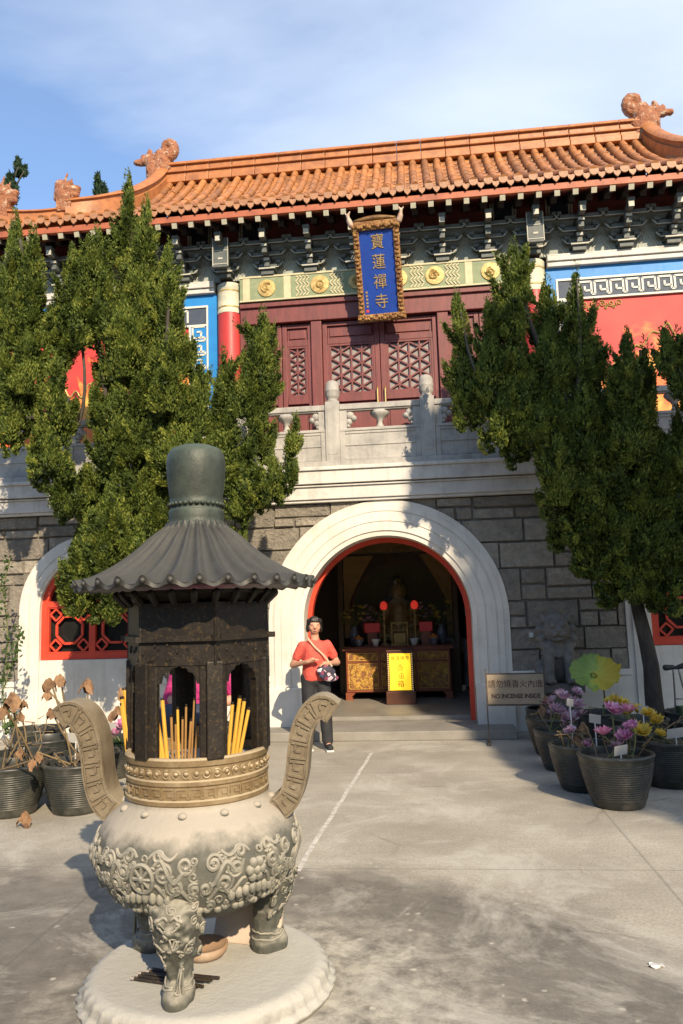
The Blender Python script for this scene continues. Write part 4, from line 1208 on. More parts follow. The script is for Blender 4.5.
# legs with lion masks
def leg(a):
    b_ = MB(); d = Vector((sin(a), -cos(a), 0)); t = Vector((cos(a), sin(a), 0))
    P_ = lambda r_, w, z: tuple(d*r_ + t*w + Vector((0,0,z+DZ)))
    for (r0,z0,q0,r1,z1,q1) in ((.36,.50,.095,.385,.43,.115),(.385,.43,.115,.375,.35,.095),(.375,.35,.095,.345,.27,.068),(.345,.27,.068,.335,.20,.058),(.335,.20,.056,.34,.16,.062),(.34,.16,.062,.355,.135,.072)):
        b_.cap(P_(r0,0,z0), q0, P_(r1,0,z1), q1, 16)
    b_.cap(P_(.34,0,.125), .072, P_(.40,0,.122), .06, 14)
    for sg in (-1,1):
        b_.ell(P_(.475,sg*.04,.435), .026); b_.ell(P_(.49,sg*.04,.437), .014)
        b_.cap(P_(.47,sg*.02,.465), .018, P_(.455,sg*.075,.475), .014); b_.cap(P_(.44,sg*.085,.47), .022, P_(.42,sg*.105,.50), .012)
        for k in range(4): b_.cap(P_(.40-.01*k,sg*(.085-.006*k),.43-.045*k), .022, P_(.365-.01*k,sg*(.112-.010*k),.405-.045*k), .012)
        b_.cap(P_(.475,sg*.02,.385), .016, P_(.45,sg*.065,.36), .014); b_.ell(P_(.472,sg*.026,.395), .022)
        b_.cap(P_(.415,sg*.03,.26), .014, P_(.385,sg*.02,.19), .010)
    b_.ell(P_(.49,0,.405), (.028,.028,.022)); b_.cap(P_(.47,0,.46), .02, P_(.48,0,.42), .018)
    b_.cap(P_(.46,-.045,.352), .014, P_(.46,.045,.352), .014); b_.ell(P_(.445,0,.335), (.05,.04,.02))
    o_ = remeshed(b_, 'leg', m_bz_leg, bn, .0062, 1, lambda co: .0030*mnoise.noise(co*38))
    from mathutils.bvhtree import BVHTree
    me = o_.data; bv = BVHTree.FromPolygons([v.co for v in me.vertices], [p.vertices for p in me.polygons])
    cv = MB(); rr = random.Random(6)
    def lay(pts, rad):
        out = []
        for p in pts:
            h, n_, i_, d_ = bv.find_nearest(Vector(p)); 
            if h is not None: out.append(h + n_*rad*.25)
        if len(out) > 2: cv.tube(out, [rad*(.6+.5*j/(len(out)-1)) for j in range(len(out))], 5)
    for i in range(46):
        th = rr.uniform(-2.0,2.0) if i > 10 else rr.choice((-1,1))*rr.uniform(.7,1.6); z = rr.uniform(.30,.50) if i < 34 else rr.uniform(.20,.31); r0 = rr.uniform(.012,.024); a0 = rr.uniform(0,6); sg = rr.choice((-1,1))
        pts = []
        for t_ in np.linspace(0,1,14):
            q = a0+sg*t_*8; rad_ = r0*(1-.75*t_); w_ = th + rad_*cos(q)/.10; pts.append(P_(.375+.13*cos(w_), .13*sin(w_), z+rad_*sin(q)))
        lay(pts, rr.uniform(.0045,.007))
    for sg in (-1,1):
        lay([P_(.52, sg*(.01+.075*t_), .452+.022*sin(t_*3)) for t_ in np.linspace(0,1,9)], .010)
        lay([P_(.52, sg*.04+.022*cos(q), .433+.018*sin(q)) for q in np.linspace(0,6.28,13)], .005)
        lay([P_(.52, sg*(.01+.06*t_), .352-.02*t_+.03*t_*t_) for t_ in np.linspace(0,1,9)], .007)
        for k in range(3): lay([P_(.50-.02*k, sg*(.035+.03*t_), .33-.04*k-.03*t_) for t_ in np.linspace(0,1,7)], .006)
    for z in (.185,.165): lay([P_(.34+.09*cos(q), .09*sin(q), z) for q in np.linspace(0,6.28,28)], .0055)
    cv.build('leg_carving', m_bz_relief, o_, smooth=True)
    return o_
l0 = leg(0.0); l0.rotation_euler.z = radians(2)
for a in (122, 242):
    l1 = copy_tree(l0); l1.parent = bn; l1.rotation_euler.z = radians(a)

# incense standing in the ash; dish, slab and burnt sticks on the pedestal
m_joss = M('yellow_incense', (.62,.36,.05), (.52,.29,.035), 8, .7)
m_joss2 = M('brown_incense', (.34,.19,.06), (.25,.13,.04), 8, .8)
m_red = Mplain('incense_foot_red', (.45,.04,.04), .7)
def stick(x, y, z, dx, dy, L, r, mat, label, group):
    o_ = thing('incense_stick', label, 'incense stick', (BX+x, BY+y, z), 0, group)
    d = Vector((dx,dy,1)).normalized(); s_ = MB(); s_.tube([(0,0,-.03), tuple(d*L)], r, 8); s_.build('stick', mat, o_)
    s_ = MB(); s_.tube([tuple(d*(L-.004)), tuple(d*(L+.012))], r*.95, 8); s_.build('burnt_tip', m_black if False else m_bz_dark, o_)
def bunch(px, py, Y, items, label, group):
    for (dxp, lean, L, r, mat) in items:
        q = aty(px+dxp, py, Y); stick(q[0]-BX, Y-BY, 1.0, lean, U(-.08,.08), L, r, mat, label, group)
bunch(166, 745, -7.10, [(-4,-.16,.30,.0095,m_joss),(-1,-.20,.33,.0095,m_joss),(2,-.12,.27,.009,m_joss)], 'thick yellow incense stick at the left of the front opening of the burner', 'thick sticks at the left of the front opening')
bunch(181, 746, -7.12, [(-8,-.02,.20,.006,m_joss2),(-5,.02,.17,.005,m_joss2),(-2,-.04,.23,.006,m_joss),(1,.03,.19,.005,m_joss2),(4,.0,.24,.005,m_joss2),(7,.08,.18,.006,m_joss2),(10,.05,.28,.004,m_joss2),(13,.12,.16,.006,m_joss2)], 'thin incense stick in the middle of the front opening of the burner', 'thin sticks in the middle of the front opening')
bunch(230, 742, -7.05, [(-3,.10,.24,.0085,m_joss),(1,.16,.27,.009,m_joss),(4,.20,.26,.0085,m_joss),(7,.24,.22,.008,m_joss)], 'yellow incense stick leaning right in the right hand opening of the burner', 'sticks in the right hand opening')
bunch(134, 742, -6.97, [(-2,-.16,.27,.011,m_joss),(2,-.20,.31,.011,m_joss),(-5,-.12,.24,.010,m_joss)], 'yellow incense stick at the side opening next to the left handle', 'sticks by the left handle')
dish = thing('clay_dish', 'round clay dish on the pedestal behind the front leg', 'dish', (-.53,-6.86,.10))
d_ = MB(); d_.lathe([(.001,0),(.09,0),(.105,.02),(.11,.045),(.098,.048),(.088,.02),(.001,.012)], 40); d_.build('dish_body', M('clay', (.34,.22,.13), (.27,.17,.10), 9, .8, dirt=(.5,.45,.38), damt=.6), dish, smooth=True)
slab = thing('leaning_slab', 'pale stone slab leaning between the burner legs', 'slab', (-.36,-6.72,.10), radians(-12))
s_ = MB(); s_.obox((0,.03,.12), (.17,0,0), (0,.05,.125), (0,.012,-.005)); s_.build('slab_body', M('pale_slab', (.50,.41,.33), (.42,.34,.27), 6, .8, dirt=(.25,.2,.16)), slab, bevel=.006)
for i in range(7):
    o_ = thing('burnt_stick', 'charred incense stick lying in a bundle on the pedestal beside the front leg', 'burnt stick', (-.70+.012*i,-7.14+.012*i,.105+.006*(i%3)), radians(-14+U(-6,6)), 'charred sticks lying on the pedestal')
    s_ = MB(); s_.tube([(-.06,0,.006),(.24,0,.006)], .0065, 6); s_.build('stick', m_bz_dark, o_)
    s_ = MB(); s_.tube([(-.075,0,.006),(-.058,0,.006)], .0075, 6); s_.build('ashy_end', M('stick_ash', (.3,.27,.24), None, 9, .9) if i == 0 else bpy.data.materials['stick_ash'], o_)

# ================================================================== people
def person(loc, rz, Ht, label, top_mat, leg_mat, pose, hair_len, pose_legs=0.0, bag=None, build=1.0, vox=.013):
    k = Ht/1.60
    t = thing('person', label, 'person', loc, rz)
    S = lambda x,y,z: (x*k, y*k, z*k)
    Pv = {}
    Pv['hipL'], Pv['hipR'] = (.085,0,.86), (-.085,0,.86)          # x>0 is the figure's left (it faces -y)
    Pv['kneeL'], Pv['kneeR'] = (.10,-.02-pose_legs*.3,.47), (-.09,-.015,.47)
    Pv['ankL'], Pv['ankR'] = (.115,.01-pose_legs,.085), (-.095,.02,.085)
    Pv.update(pose)
    sh = {1: Vector((.158*build,.0,1.262)), -1: Vector((-.158*build,.0,1.262))}
    # --- body
    b_ = MB(); c = lambda p,r,q,r2: b_.cap(S(*p), r*k, S(*q), r2*k, 14)
    c((0,.0,.90),.115,(0,.0,1.02),.105); c((0,0,1.02),.105,(0,.005,1.2),.11)
    c((-.09,0,1.23),.07,(.09,0,1.23),.07); c((0,.005,1.28),.07,(0,-.01,1.40),.050); 
    b_.ell(S(0,-.022,1.495), (.078*k,.09*k,.108*k)); b_.ell(S(0,-.045,1.445), (.055*k,.06*k,.055*k))
    c((0,-.105,1.505),.013,(0,-.122,1.475),.016)                                             # nose
    for s in (-1,1):
        b_.ell(S(s*.075,-.012,1.49), (.014*k,.024*k,.032*k)); b_.ell(S(s*.036,-.086,1.53), (.026*k,.016*k,.010*k)); b_.ell(S(s*.038,-.080,1.468), (.026*k,.02*k,.024*k))
        hip = Pv['hipL' if s > 0 else 'hipR']; kn_ = Pv['kneeL' if s > 0 else 'kneeR']; an = Pv['ankL' if s > 0 else 'ankR']
        c(hip,.085,kn_,.055); c(kn_,.055,(an[0],an[1]+.0,an[2]+.18),.052); c((an[0],an[1],an[2]+.18),.052,an,.034); c(an,.036,(an[0]+s*.012,an[1]-.13,.035),.030)
        el = Vector(Pv['elbL' if s > 0 else 'elbR']); wr = Vector(Pv['wrL' if s > 0 else 'wrR'])
        c(tuple(sh[s]),.046,tuple(el),.040); c(tuple(el),.041,tuple(wr),.026)
        fd = (wr-el).normalized(); hd_ = Vector(Pv.get('handL' if s > 0 else 'handR', tuple(fd))).normalized()
        side = hd_.cross(Vector((0,0,1))); side = side.normalized() if side.length > .1 else Vector((1,0,0)); dn = side.cross(hd_)
        palm = wr + hd_*.07; c(tuple(wr),.026,tuple(palm),.032); 
        for f in range(4):
            base = palm + side*(.022*(f-1.5)*1.0) + hd_*.015; L_ = (.058,.068,.064,.048)[f]
            mid = base + hd_*L_*.55 - dn*.008; tip = mid + hd_*L_*.35 - dn*.026
            c(tuple(base),.0095,tuple(mid),.0085); c(tuple(mid),.0085,tuple(tip),.007)
        tb = wr + hd_*.03 + side*.028*s; c(tuple(tb),.012,tuple(tb + hd_*.04 + side*.022*s - dn*.01),.009)
    remeshed(b_, 'body', m_skin, t, vox, 2)
    # --- eyes, lips
    for s in (-1,1):
        e = MB(); e.ell(S(s*.031,-.0985,1.508), (.013*k,.008*k,.0065*k), nu=10, nv=6); e.build('eye', m_hair, t)
    e = MB(); e.ell(S(0,-.108,1.437), (.022*k,.009*k,.007*k), nu=10, nv=6); e.build('lips', Mplain('lip', (.42,.13,.11), .5) if 'lip' not in bpy.data.materials else bpy.data.materials['lip'], t)
    # --- hair
    h_ = MB(); h_.ell(S(0,.014,1.535), (.088*k,.098*k,.084*k)); 
    for s in (-1,1):
        h_.cap(S(s*.070,-.012,1.56), .030*k, S(s*.082,.000,1.545-hair_len), .024*k); h_.cap(S(s*.074,-.035,1.55), .022*k, S(s*.082,-.035,1.555-hair_len), .016*k); h_.cap(S(s*.03,-.084,1.575), .024*k, S(s*.062,-.070,1.535), .020*k)
    h_.cap(S(-.035,-.090,1.560), .020*k, S(.035,-.092,1.556), .020*k); h_.cap(S(-.03,-.075,1.585), .026*k, S(.03,-.076,1.582), .026*k); h_.cap(S(0,.05,1.53), .065*k, S(0,.055,1.545-hair_len), .05*k)
    remeshed(h_, 'hair', m_hair, t, .010, 2, lambda co: .004*mnoise.noise(co*26) + .004*mnoise.noise(co*60))
    # --- shirt
    s_ = MB(); cs = lambda p,r,q,r2: s_.cap(S(*p), r*k*build, S(*q), r2*k*build, 16)
    cs((-.055,.0,.865),.118,(.055,.0,.865),.118); cs((-.03,0,.90),.140,(-.02,.0,1.05),.136); cs((.03,0,.90),.140,(.02,.0,1.05),.136); cs((-.03,0,1.05),.136,(-.03,.0,1.20),.13); cs((.03,0,1.05),.136,(.03,0,1.2),.13)
    cs((-.095,0,1.235),.082,(.095,0,1.235),.082); cs((0,.01,1.28),.080,(0,.0,1.345),.062)
    cs((-.06,-.055,1.19),.07,(.06,-.055,1.19),.07)
    for s in (-1,1):
        el = Vector(Pv['elbL' if s > 0 else 'elbR']); q = sh[s].lerp(el, pose.get('sleeve', .55)); cs(tuple(sh[s]),.058,tuple(q),.058)
    remeshed(s_, 'shirt', top_mat, t, .012, 3, lambda co: .006*mnoise.noise(co*9) + .003*mnoise.noise(co*22))
    # --- trousers and shoes
    s_ = MB()
    s_.cap(S(-.05,0,.86), .120*k, S(.05,0,.86), .120*k, 16)
    for s in (-1,1):
        hip = Pv['hipL' if s > 0 else 'hipR']; kn_ = Pv['kneeL' if s > 0 else 'kneeR']; an = Pv['ankL' if s > 0 else 'ankR']
        s_.cap(S(*hip), .102*k, S(*kn_), .082*k, 14); s_.cap(S(*kn_), .082*k, S(an[0],an[1],an[2]+.02), .068*k, 14)
    remeshed(s_, 'trousers', leg_mat, t, .013, 2, lambda co: .005*mnoise.noise(co*11))
    for s in (-1,1):
        an = Pv['ankL' if s > 0 else 'ankR']; s_ = MB()
        s_.cap(S(an[0],an[1]+.02,.05), .045*k, S(an[0]+s*.015,an[1]-.14,.042), .040*k, 14); s_.cap(S(an[0],an[1]+.02,.07), .045*k, S(an[0],an[1]+.01,.10), .042*k, 14)
        sh_ = remeshed(s_, 'shoe', m_black, t, .010, 2)
        q = MB(); q.obox(S(an[0]+s*.008,an[1]-.06,.012), (.046*k,0,0), (0,.135*k,0), (0,0,.012*k)); q.build('sole', m_greycloth if False else m_white, sh_, bevel=.01)
    return t, S
wl_ = atz(319,749,0)
wp, WS = person((wl_[0]-.02, wl_[1], 0), radians(14), 1.56, 'woman in a coral red t-shirt and black trousers standing by the white arch', m_coral, m_black,
    {'elbL': (.285,.075,1.03), 'wrL': (.16,-.16,1.04), 'handL': (-.85,-.3,.0), 'elbR': (-.275,.065,1.02), 'wrR': (-.11,-.19,1.07), 'handR': (.8,-.35,.3), 'sleeve': .58, 'kneeL': (.105,-.06,.47), 'ankL': (.12,-.10,.085)}, .105, bag=True, vox=.009)
def bag_mat():
    m, nt, b_ = newmat('patterned_bag'); v = coords(nt)
    vo = nt.nodes.new('ShaderNodeTexVoronoi'); vo.inputs['Scale'].default_value = 28; nt.links.new(v, vo.inputs['Vector'])
    sx = nt.nodes.new('ShaderNodeSeparateColor'); nt.links.new(vo.outputs['Color'], sx.inputs[0])
    c = ramp(nt, sx.outputs[0], [(0,(.025,.02,.035)),(.55,(.025,.02,.035)),(.6,(.5,.36,.42)),(.72,(.25,.04,.10)),(.82,(.05,.05,.10)),(.93,(.55,.5,.5))], 'CONSTANT')
    nt.links.new(c, b_.inputs['Base Color']); b_.inputs['Roughness'].default_value = .7; return m
bg = MB(); bg.ell(WS(.115,-.195,.95), (.12,.036,.07), Matrix.Rotation(.25,3,'Y')); bg.ell(WS(.14,-.19,.885), (.125,.040,.06), Matrix.Rotation(.2,3,'Y'))
bag = tag(remeshed(bg, 'shoulder_bag', bag_mat(), None, .009, 2, lambda co: .006*mnoise.noise(co*12)), 'small dark patterned shoulder bag held at the hip of the woman in coral', 'bag')
bag.matrix_world = Matrix.Translation((wl_[0]-.02, wl_[1], 0)) @ Matrix.Rotation(radians(14), 4, 'Z')
st_ = MB(); pth = smooth_path([WS(.19,-.18,1.0), WS(.10,-.165,1.13), WS(-.02,-.148,1.25), WS(-.085,-.085,1.345), WS(-.10,.03,1.365), WS(-.02,.13,1.27)], 24)
st_.tube(pth, .011, 6, flat=.4); st_.build('strap', M('tan_strap', (.55,.42,.28), None, 9, .7), bag)
pk = aty(205, 662, -4.9)
pp_, PS_ = person((pk[0]-.02, -4.9, 0), radians(-10), 1.62, 'person in a bright pink jacket with dark straps standing behind the burner', m_pink, m_black,
    {'elbL': (.27,.03,1.02), 'wrL': (.10,-.20,.98), 'elbR': (-.27,.03,1.02), 'wrR': (-.10,-.20,.98), 'sleeve': 1.0}, .10, build=1.08)
for s in (-1,1):
    q = MB(); q.tube(smooth_path([PS_(s*.10,.10,1.30), PS_(s*.11,-.0,1.365), PS_(s*.105,-.12,1.30), PS_(s*.115,-.165,1.12), PS_(s*.16,-.12,.98)], 20), .022, 8, flat=.35); q.build('strap', m_black, pp_)
q = MB(); q.cap(PS_(-.12,-.26,.92), .10, PS_(.12,-.26,.92), .10); q.ell(PS_(0,-.26,.88), (.2,.09,.13))
pbag = tag(remeshed(q, 'cloth_bag', M('dark_blue_bag', (.035,.045,.075), (.02,.028,.05), 9, .7), None, .012, 3), 'dark blue bag held in front of the person in pink', 'bag')
pbag.matrix_world = Matrix.Translation((pk[0]-.02, -4.9, 0)) @ Matrix.Rotation(radians(-10), 4, 'Z')
q = MB()
for s in (-1,1): q.tube(smooth_path([PS_(s*.06,-.26,1.00), PS_(s*.05,-.25,1.04), PS_(s*.0,-.24,1.05)], 8), .010, 6)
q.build('bag_handle', m_black, pbag)
dk = atz(466, 699, .165)
person((1.30, 3.55, .165), radians(25), 1.60, 'person in a black top and pale trousers in the dim doorway right of the altar', m_black, m_greycloth,
    {'elbL': (.26,.03,1.02), 'wrL': (.24,-.06,.80), 'elbR': (-.26,.03,1.02), 'wrR': (-.24,-.06,.80), 'sleeve': .9}, .05)
# ================================================================== potted lotus
m_pot = M('dark_glazed_pot', (.022,.025,.022), (.04,.042,.036), 6, .38, bmp=.1, bscale=30, dirt=(.16,.145,.115), dscale=4, damt=.6, drange=(.48,.75))
m_soil = M('wet_soil', (.035,.028,.02), (.06,.05,.036), 18, .9, bmp=.8)
m_water = Mplain('pot_water', (.02,.025,.018), .08)
m_stem = M('dry_stem', (.20,.14,.07), (.13,.09,.045), 14, .8)
m_gstem = M('green_stem', (.09,.13,.04), (.14,.14,.05), 14, .7)
m_dry = M('withered_leaf', (.19,.10,.05), (.29,.175,.09), 12, .85, bmp=.6, bscale=30, dirt=(.075,.04,.02), dscale=7, damt=.95, drange=(.42,.62))
def petal_mat(name, a, b_, c):
    m, nt, b = newmat(name); tt = N(nt, 'ShaderNodeAttribute', attribute_name='tint')
    col = ramp(nt, tt.outputs['Fac'], [(0, a), (.5, b_), (1, c)]); nt.links.new(col, b.inputs['Base Color']); b.inputs['Roughness'].default_value = .6
    tr = nt.nodes.new('ShaderNodeBsdfTranslucent'); nt.links.new(col, tr.inputs['Color']); mx = nt.nodes.new('ShaderNodeMixShader'); mx.inputs[0].default_value = .3
    nt.links.new(b.outputs[0], mx.inputs[1]); nt.links.new(tr.outputs[0], mx.inputs[2]); nt.links.new(mx.outputs[0], nt.nodes['Material Output'].inputs['Surface'])
    return m
m_pinkpet = petal_mat('pink_petal', (.45,.08,.24), (.64,.26,.44), (.80,.62,.70))
m_mauvepet = petal_mat('mauve_petal', (.34,.17,.26), (.52,.33,.43), (.74,.62,.66))
m_yellpet = petal_mat('yellow_petal', (.50,.30,.02), (.66,.48,.06), (.76,.64,.20))
def pot_mesh(r, h):
    p = MB(); P_ = [(.001,.0),(r*.64,.0),(r*.67,.012)]
    for i in range(21):
        t = i/20; rr = r*(.68+.32*sin(t*1.25)/sin(1.25)*.97); z = .015 + (h*.86)*t
        P_ += [(rr, z), (rr+.003, z+h*.010), (rr+.003, z+h*.022), (rr, z+h*.030)] if .12 < t < .95 else [(rr, z)]
    P_ += [(r*1.0,h*.925),(r*1.025,h*.95),(r*1.02,h*.985),(r*.99,h),(r*.93,h),(r*.915,h*.97),(r*.90,h*.85),(r*.88,h*.6)]
    p.lathe(P_, 40); return p
POTM = {}
def petal(mb, base, d, up, L, w, curl):
    d, up = Vector(d).normalized(), Vector(up).normalized(); sd = d.cross(up).normalized(); vs = []
    mb.tint = min(1, max(0, random.gauss(.5,.25)))
    rowsW = (.35,.9,1.0,.75,.08)
    for i, wd in enumerate(rowsW):
        t = i/4; c = Vector(base) + d*(L*t) + up*(curl*L*t*t)
        for q in (-1,0,1): vs.append(c + sd*(w*.5*wd*q) + up*(.12*w*abs(q)))
    mb.add(vs, [(i*3+k, i*3+k+1, i*3+k+4, i*3+k+3) for i in range(4) for k in (0,1)])
def flower(c, r, n=(16,10,6), tilt=.3):
    m = MB(); ax = Vector((U(-tilt,tilt), U(-tilt,tilt)-.25, 1)).normalized(); a1 = ax.orthogonal().normalized(); a2 = ax.cross(a1)
    for j, cnt in enumerate(n):
        for i in range(cnt):
            q = 2*pi*(i+.5*j)/cnt + U(-.15,.15); e = (.25,.8,1.5)[j]
            d = a1*cos(q)+a2*sin(q)+ax*e; petal(m, c, d, ax, r*U(.85,1.1)*(1-.12*j), r*.48, .3)
    return m
def dry_leaf(c, r):
    "withered lotus leaf folded down round the top of its stem"
    m = MB(); n, k = 18, 5; ph = U(0,6); vs = [tuple(c)]; fs = []; lean = Vector((U(-.5,.5),U(-.5,.5),0))
    for j in range(1, k+1):
        t = j/k
        for i in range(n):
            a = 2*pi*i/n; fold = 1+.45*sin(3*a+ph)+.25*sin(5*a+ph*2); rr = r*t*(.55+.35*fold*.6); z = -r*(t**1.4)*(.5+.75*abs(sin(1.5*a+ph))) + U(-.012,.012)
            vs.append((c[0]+rr*cos(a)*.8+lean.x*t*r*.5+U(-.008,.008), c[1]+rr*sin(a)*.7+lean.y*t*r*.5, c[2]+z))
    for i in range(n): fs.append((0,1+i,1+(i+1)%n))
    for j in range(k-1):
        for i in range(n): o=1+j*n; fs.append((o+i,o+(i+1)%n,o+n+(i+1)%n,o+n+i))
    m.add(vs, fs); return m
def potted(x, y, label, group, r=.30, h=.40, dry=(), flowers=(), tags=(), twigs=4, name='potted_lotus', pads=()):
    t = thing(name, label, 'potted plant', (x, y, 0.0), 0, group)
    key = (r,h)
    if key not in POTM: POTM[key] = pot_mesh(r,h).mesh('pot', smooth=True); POTM[key].materials.append(m_pot); POTM[key].set_sharp_from_angle(angle=radians(50))
    o = bpy.data.objects.new('pot', POTM[key]); COL.objects.link(o); o.parent = t
    s_ = MB(); s_.lathe([(r*.90,h*.86),(r*.6,h*.87),(.001,h*.875)], 24); s_.build('soil', m_soil, t, smooth=True)
    L = lambda q: (q[0]-x, q[1]-y, q[2])
    def stemto(q, mat, rad=.008, base=None):
        b_ = base or (U(-.5,.5)*r, U(-.5,.5)*r, h*.86); q = Vector(q); mid = (Vector(b_)+q)/2 + Vector((U(-.04,.04),U(-.04,.04),0))
        s = MB(); s.tube(smooth_path([b_, mid, q], 8), rad, 6); s.build('stem', mat, t, smooth=True)
    for (q, rr) in dry:
        q = L(q); stemto(q, m_stem); dry_leaf(q, rr).build('withered_leaf', m_dry, t, smooth=False)
    for (q, rr, mat) in flowers:
        q = L(q); stemto((q[0],q[1],q[2]-.01), m_gstem, .006); flower(q, rr*.80, tilt=.6).build('flower', mat, t, tint=True, smooth=True)
    for i in range(twigs):
        b_ = Vector((U(-.6,.6)*r, U(-.6,.6)*r, h*.86)); q = b_ + Vector((U(-.12,.12),U(-.12,.12),U(.06,.22))); e = q + Vector((U(-.12,.12),U(-.1,.1),U(-.08,.02)))
        s = MB(); s.tube([b_,q,e], .006, 5); s.build('stem', m_stem, t)
    for (dx, dy, z, w, hh) in tags:
        s = MB(); s.tube([(dx,dy,h*.85),(dx,dy+.012,z)], .006, 6); so_ = s.build('tag_stake', m_white, t)
        s = MB(); rz = U(-.3,.3); s.obox((dx,dy-.004,z), (w/2*cos(rz),w/2*sin(rz)*.5,.03*sin(rz)), (0,.002,0), (0,-hh*.2,hh/2)); s.build('name_tag', m_white, so_, bevel=.004)
    return t
A_ = lambda px, py, Y: tuple(aty(px, py, Y))
G_ = lambda px, py: atz(px, py, 0)
q = G_(621,810)
potted(q[0]+.02, q[1]+.15, 'largest front dark ribbed pot with bright pink lotus flowers and a pale tag', None, .30, .42,
       flowers=[(A_(660-28,728,q[1]+.1),.085,m_pinkpet),(A_(604,735,q[1]+.05),.10,m_pinkpet),(A_(624,738,q[1]+.1),.10,m_pinkpet),(A_(612,712,q[1]+.25),.11,m_pinkpet),(A_(628,712,q[1]+.2),.10,m_pinkpet),(A_(618,748,q[1]+.1),.09,m_mauvepet)],
       tags=[(.0,-.20,.47,.11,.08)], twigs=6)
potted(1.86,-3.22, 'second dark pot behind the large front one with a withered leaf and white square tag', None, .28, .40,
       dry=[(A_(583,722,-3.2),.09),(A_(577,735,-3.2),.08)], flowers=[(A_(572,733,-3.25),.09,m_mauvepet),(A_(588,745,-3.1),.07,m_pinkpet)], tags=[(.12,-.1,.62,.10,.08),(-.05,.1,.74,.06,.07)], twigs=5)
potted(1.83,-2.36, 'third pot of the row with a big mauve lotus bunch above it', None, .27, .39,
       flowers=[(A_(px,py,-2.35),r_,m_mauvepet) for px,py,r_ in ((563,700,.13),(574,706,.13),(556,712,.12),(570,720,.13),(581,716,.10),(577,694,.09),(566,730,.10))], twigs=3, tags=[(.1,0,.66,.07,.09)])
potted(1.86,-1.56, 'fourth pot of the row with mauve and straw coloured lotus heads', None, .28, .40,
       flowers=[(A_(px,py,-1.6),r_,m_mauvepet) for px,py,r_ in ((551,704,.12),(560,695,.10),(548,716,.10))], dry=[(A_(541,706,-1.6),.09),(A_(536,718,-1.6),.10),(A_(545,696,-1.6),.08)], twigs=4)
potted(1.95,-.72, 'last pot of the row nearest the arch with a dry straggling lotus', None, .27, .39, dry=[(A_(540,698,-.7),.1),(A_(548,690,-.7),.09)], twigs=6)
q = G_(672,788)
potted(q[0]+.05, q[1]+.15, 'wide dark pot with yellow lotus flowers and a flat white card at the right', None, .34, .40,
       flowers=[(A_(648,716,-3.3),.10,m_yellpet),(A_(643,733,-3.35),.11,m_yellpet),(A_(636,728,-3.3),.09,m_yellpet),(A_(658,722,-3.3),.09,m_yellpet),(A_(660,735,-3.3),.07,m_yellpet)], tags=[(.02,-.15,.47,.17,.09)], twigs=5)
potted(2.52,-2.55, 'dark pot with yellow lotus flowers and white card in the second row', None, .30, .40,
       flowers=[(A_(621,706,-2.5),.12,m_yellpet),(A_(613,703,-2.5),.11,m_yellpet),(A_(637,712,-2.5),.10,m_yellpet),(A_(628,714,-2.5),.09,m_yellpet)], tags=[(.05,-.1,.60,.09,.09)], twigs=3)
gl = 'dark ribbed pot with bare stems standing behind the yellow lotus flowers'
for (x, y) in ((3.28,-2.95),(3.35,-2.1),(2.75,-1.75),(3.45,-1.25)):
    potted(x, y, gl, 'bare pots behind the yellow flowers', .30, .40, twigs=4)
potted(3.02,-3.95, 'dark pot cut off by the right edge of the picture', None, .29, .41, twigs=5)
lp = potted(2.50,-1.05, 'pot with one large green and yellow lotus leaf raised on a tall stem', None, .27, .38, twigs=3)
# the big leaf: a wavy dish tilted to the court
lc = Vector(A_(594,674,-1.1)); lm, nt, b = newmat('lotus_leaf'); vv = coords(nt); sx = nt.nodes.new('ShaderNodeSeparateXYZ'); nt.links.new(vv, sx.inputs[0])
k_ = math_(nt, 'ADD', math_(nt, 'MULTIPLY_ADD', sx.outputs['X'], 2.6, .52), math_(nt, 'MULTIPLY_ADD', noise(nt, vv, 7, 6), 1.3, -.65))
k_ = math_(nt, 'ADD', k_, math_(nt, 'MULTIPLY', math_(nt, 'SUBTRACT', .80, sx.outputs['Z']), 1.0))
cc = ramp(nt, k_, [(.05,(.19,.30,.07)),(.35,(.30,.42,.10)),(.5,(.52,.48,.06)),(.75,(.55,.42,.05))]); nt.links.new(cc, b.inputs['Base Color']); b.inputs['Roughness'].default_value = .6
tr = nt.nodes.new('ShaderNodeBsdfTranslucent'); nt.links.new(cc, tr.inputs['Color']); mx = nt.nodes.new('ShaderNodeMixShader'); mx.inputs[0].default_value = .3
nt.links.new(b.outputs[0], mx.inputs[1]); nt.links.new(tr.outputs[0], mx.inputs[2]); nt.links.new(mx.outputs[0], nt.nodes['Material Output'].inputs['Surface'])
lf = MB(); n_, k2 = 96, 8; vs = [(0,0,0)]; fs = []; nrm = Vector((.1,-.75,.65)).normalized(); e1 = Vector((1,.13,0)).normalized(); e2 = nrm.cross(e1)
o0 = lc - Vector((2.50,-1.05,0)); vs = [tuple(o0 - nrm*.03)]
for j in range(1, k2+1):
    t = j/k2
    for i in range(n_):
        a = 2*pi*i/n_; r_ = .28*t*(1+.03*sin(2*a+1)+.025*sin(9*a)*t+.02*sin(17*a+1)*t); dz = .07*t*t + .018*t**3*sin(5*a+.5) + .02*t**3*sin(11*a) + .012*t*sin(22*a)*t
        if cos(a) > .2: dz += .05*t**4*(cos(a)-.2)*(1+.6*sin(14*a))
        vs.append(tuple(o0 + e1*(r_*cos(a)) + e2*(r_*sin(a)*.92) + nrm*(dz-.03)))
for i in range(n_): fs.append((0,1+i,1+(i+1)%n_))
for j in range(k2-1):
    for i in range(n_): o=1+j*n_; fs.append((o+i,o+(i+1)%n_,o+n_+(i+1)%n_,o+n_+i))
lf.add(vs, fs); lo = lf.build('lotus_leaf', lm, lp, smooth=True)
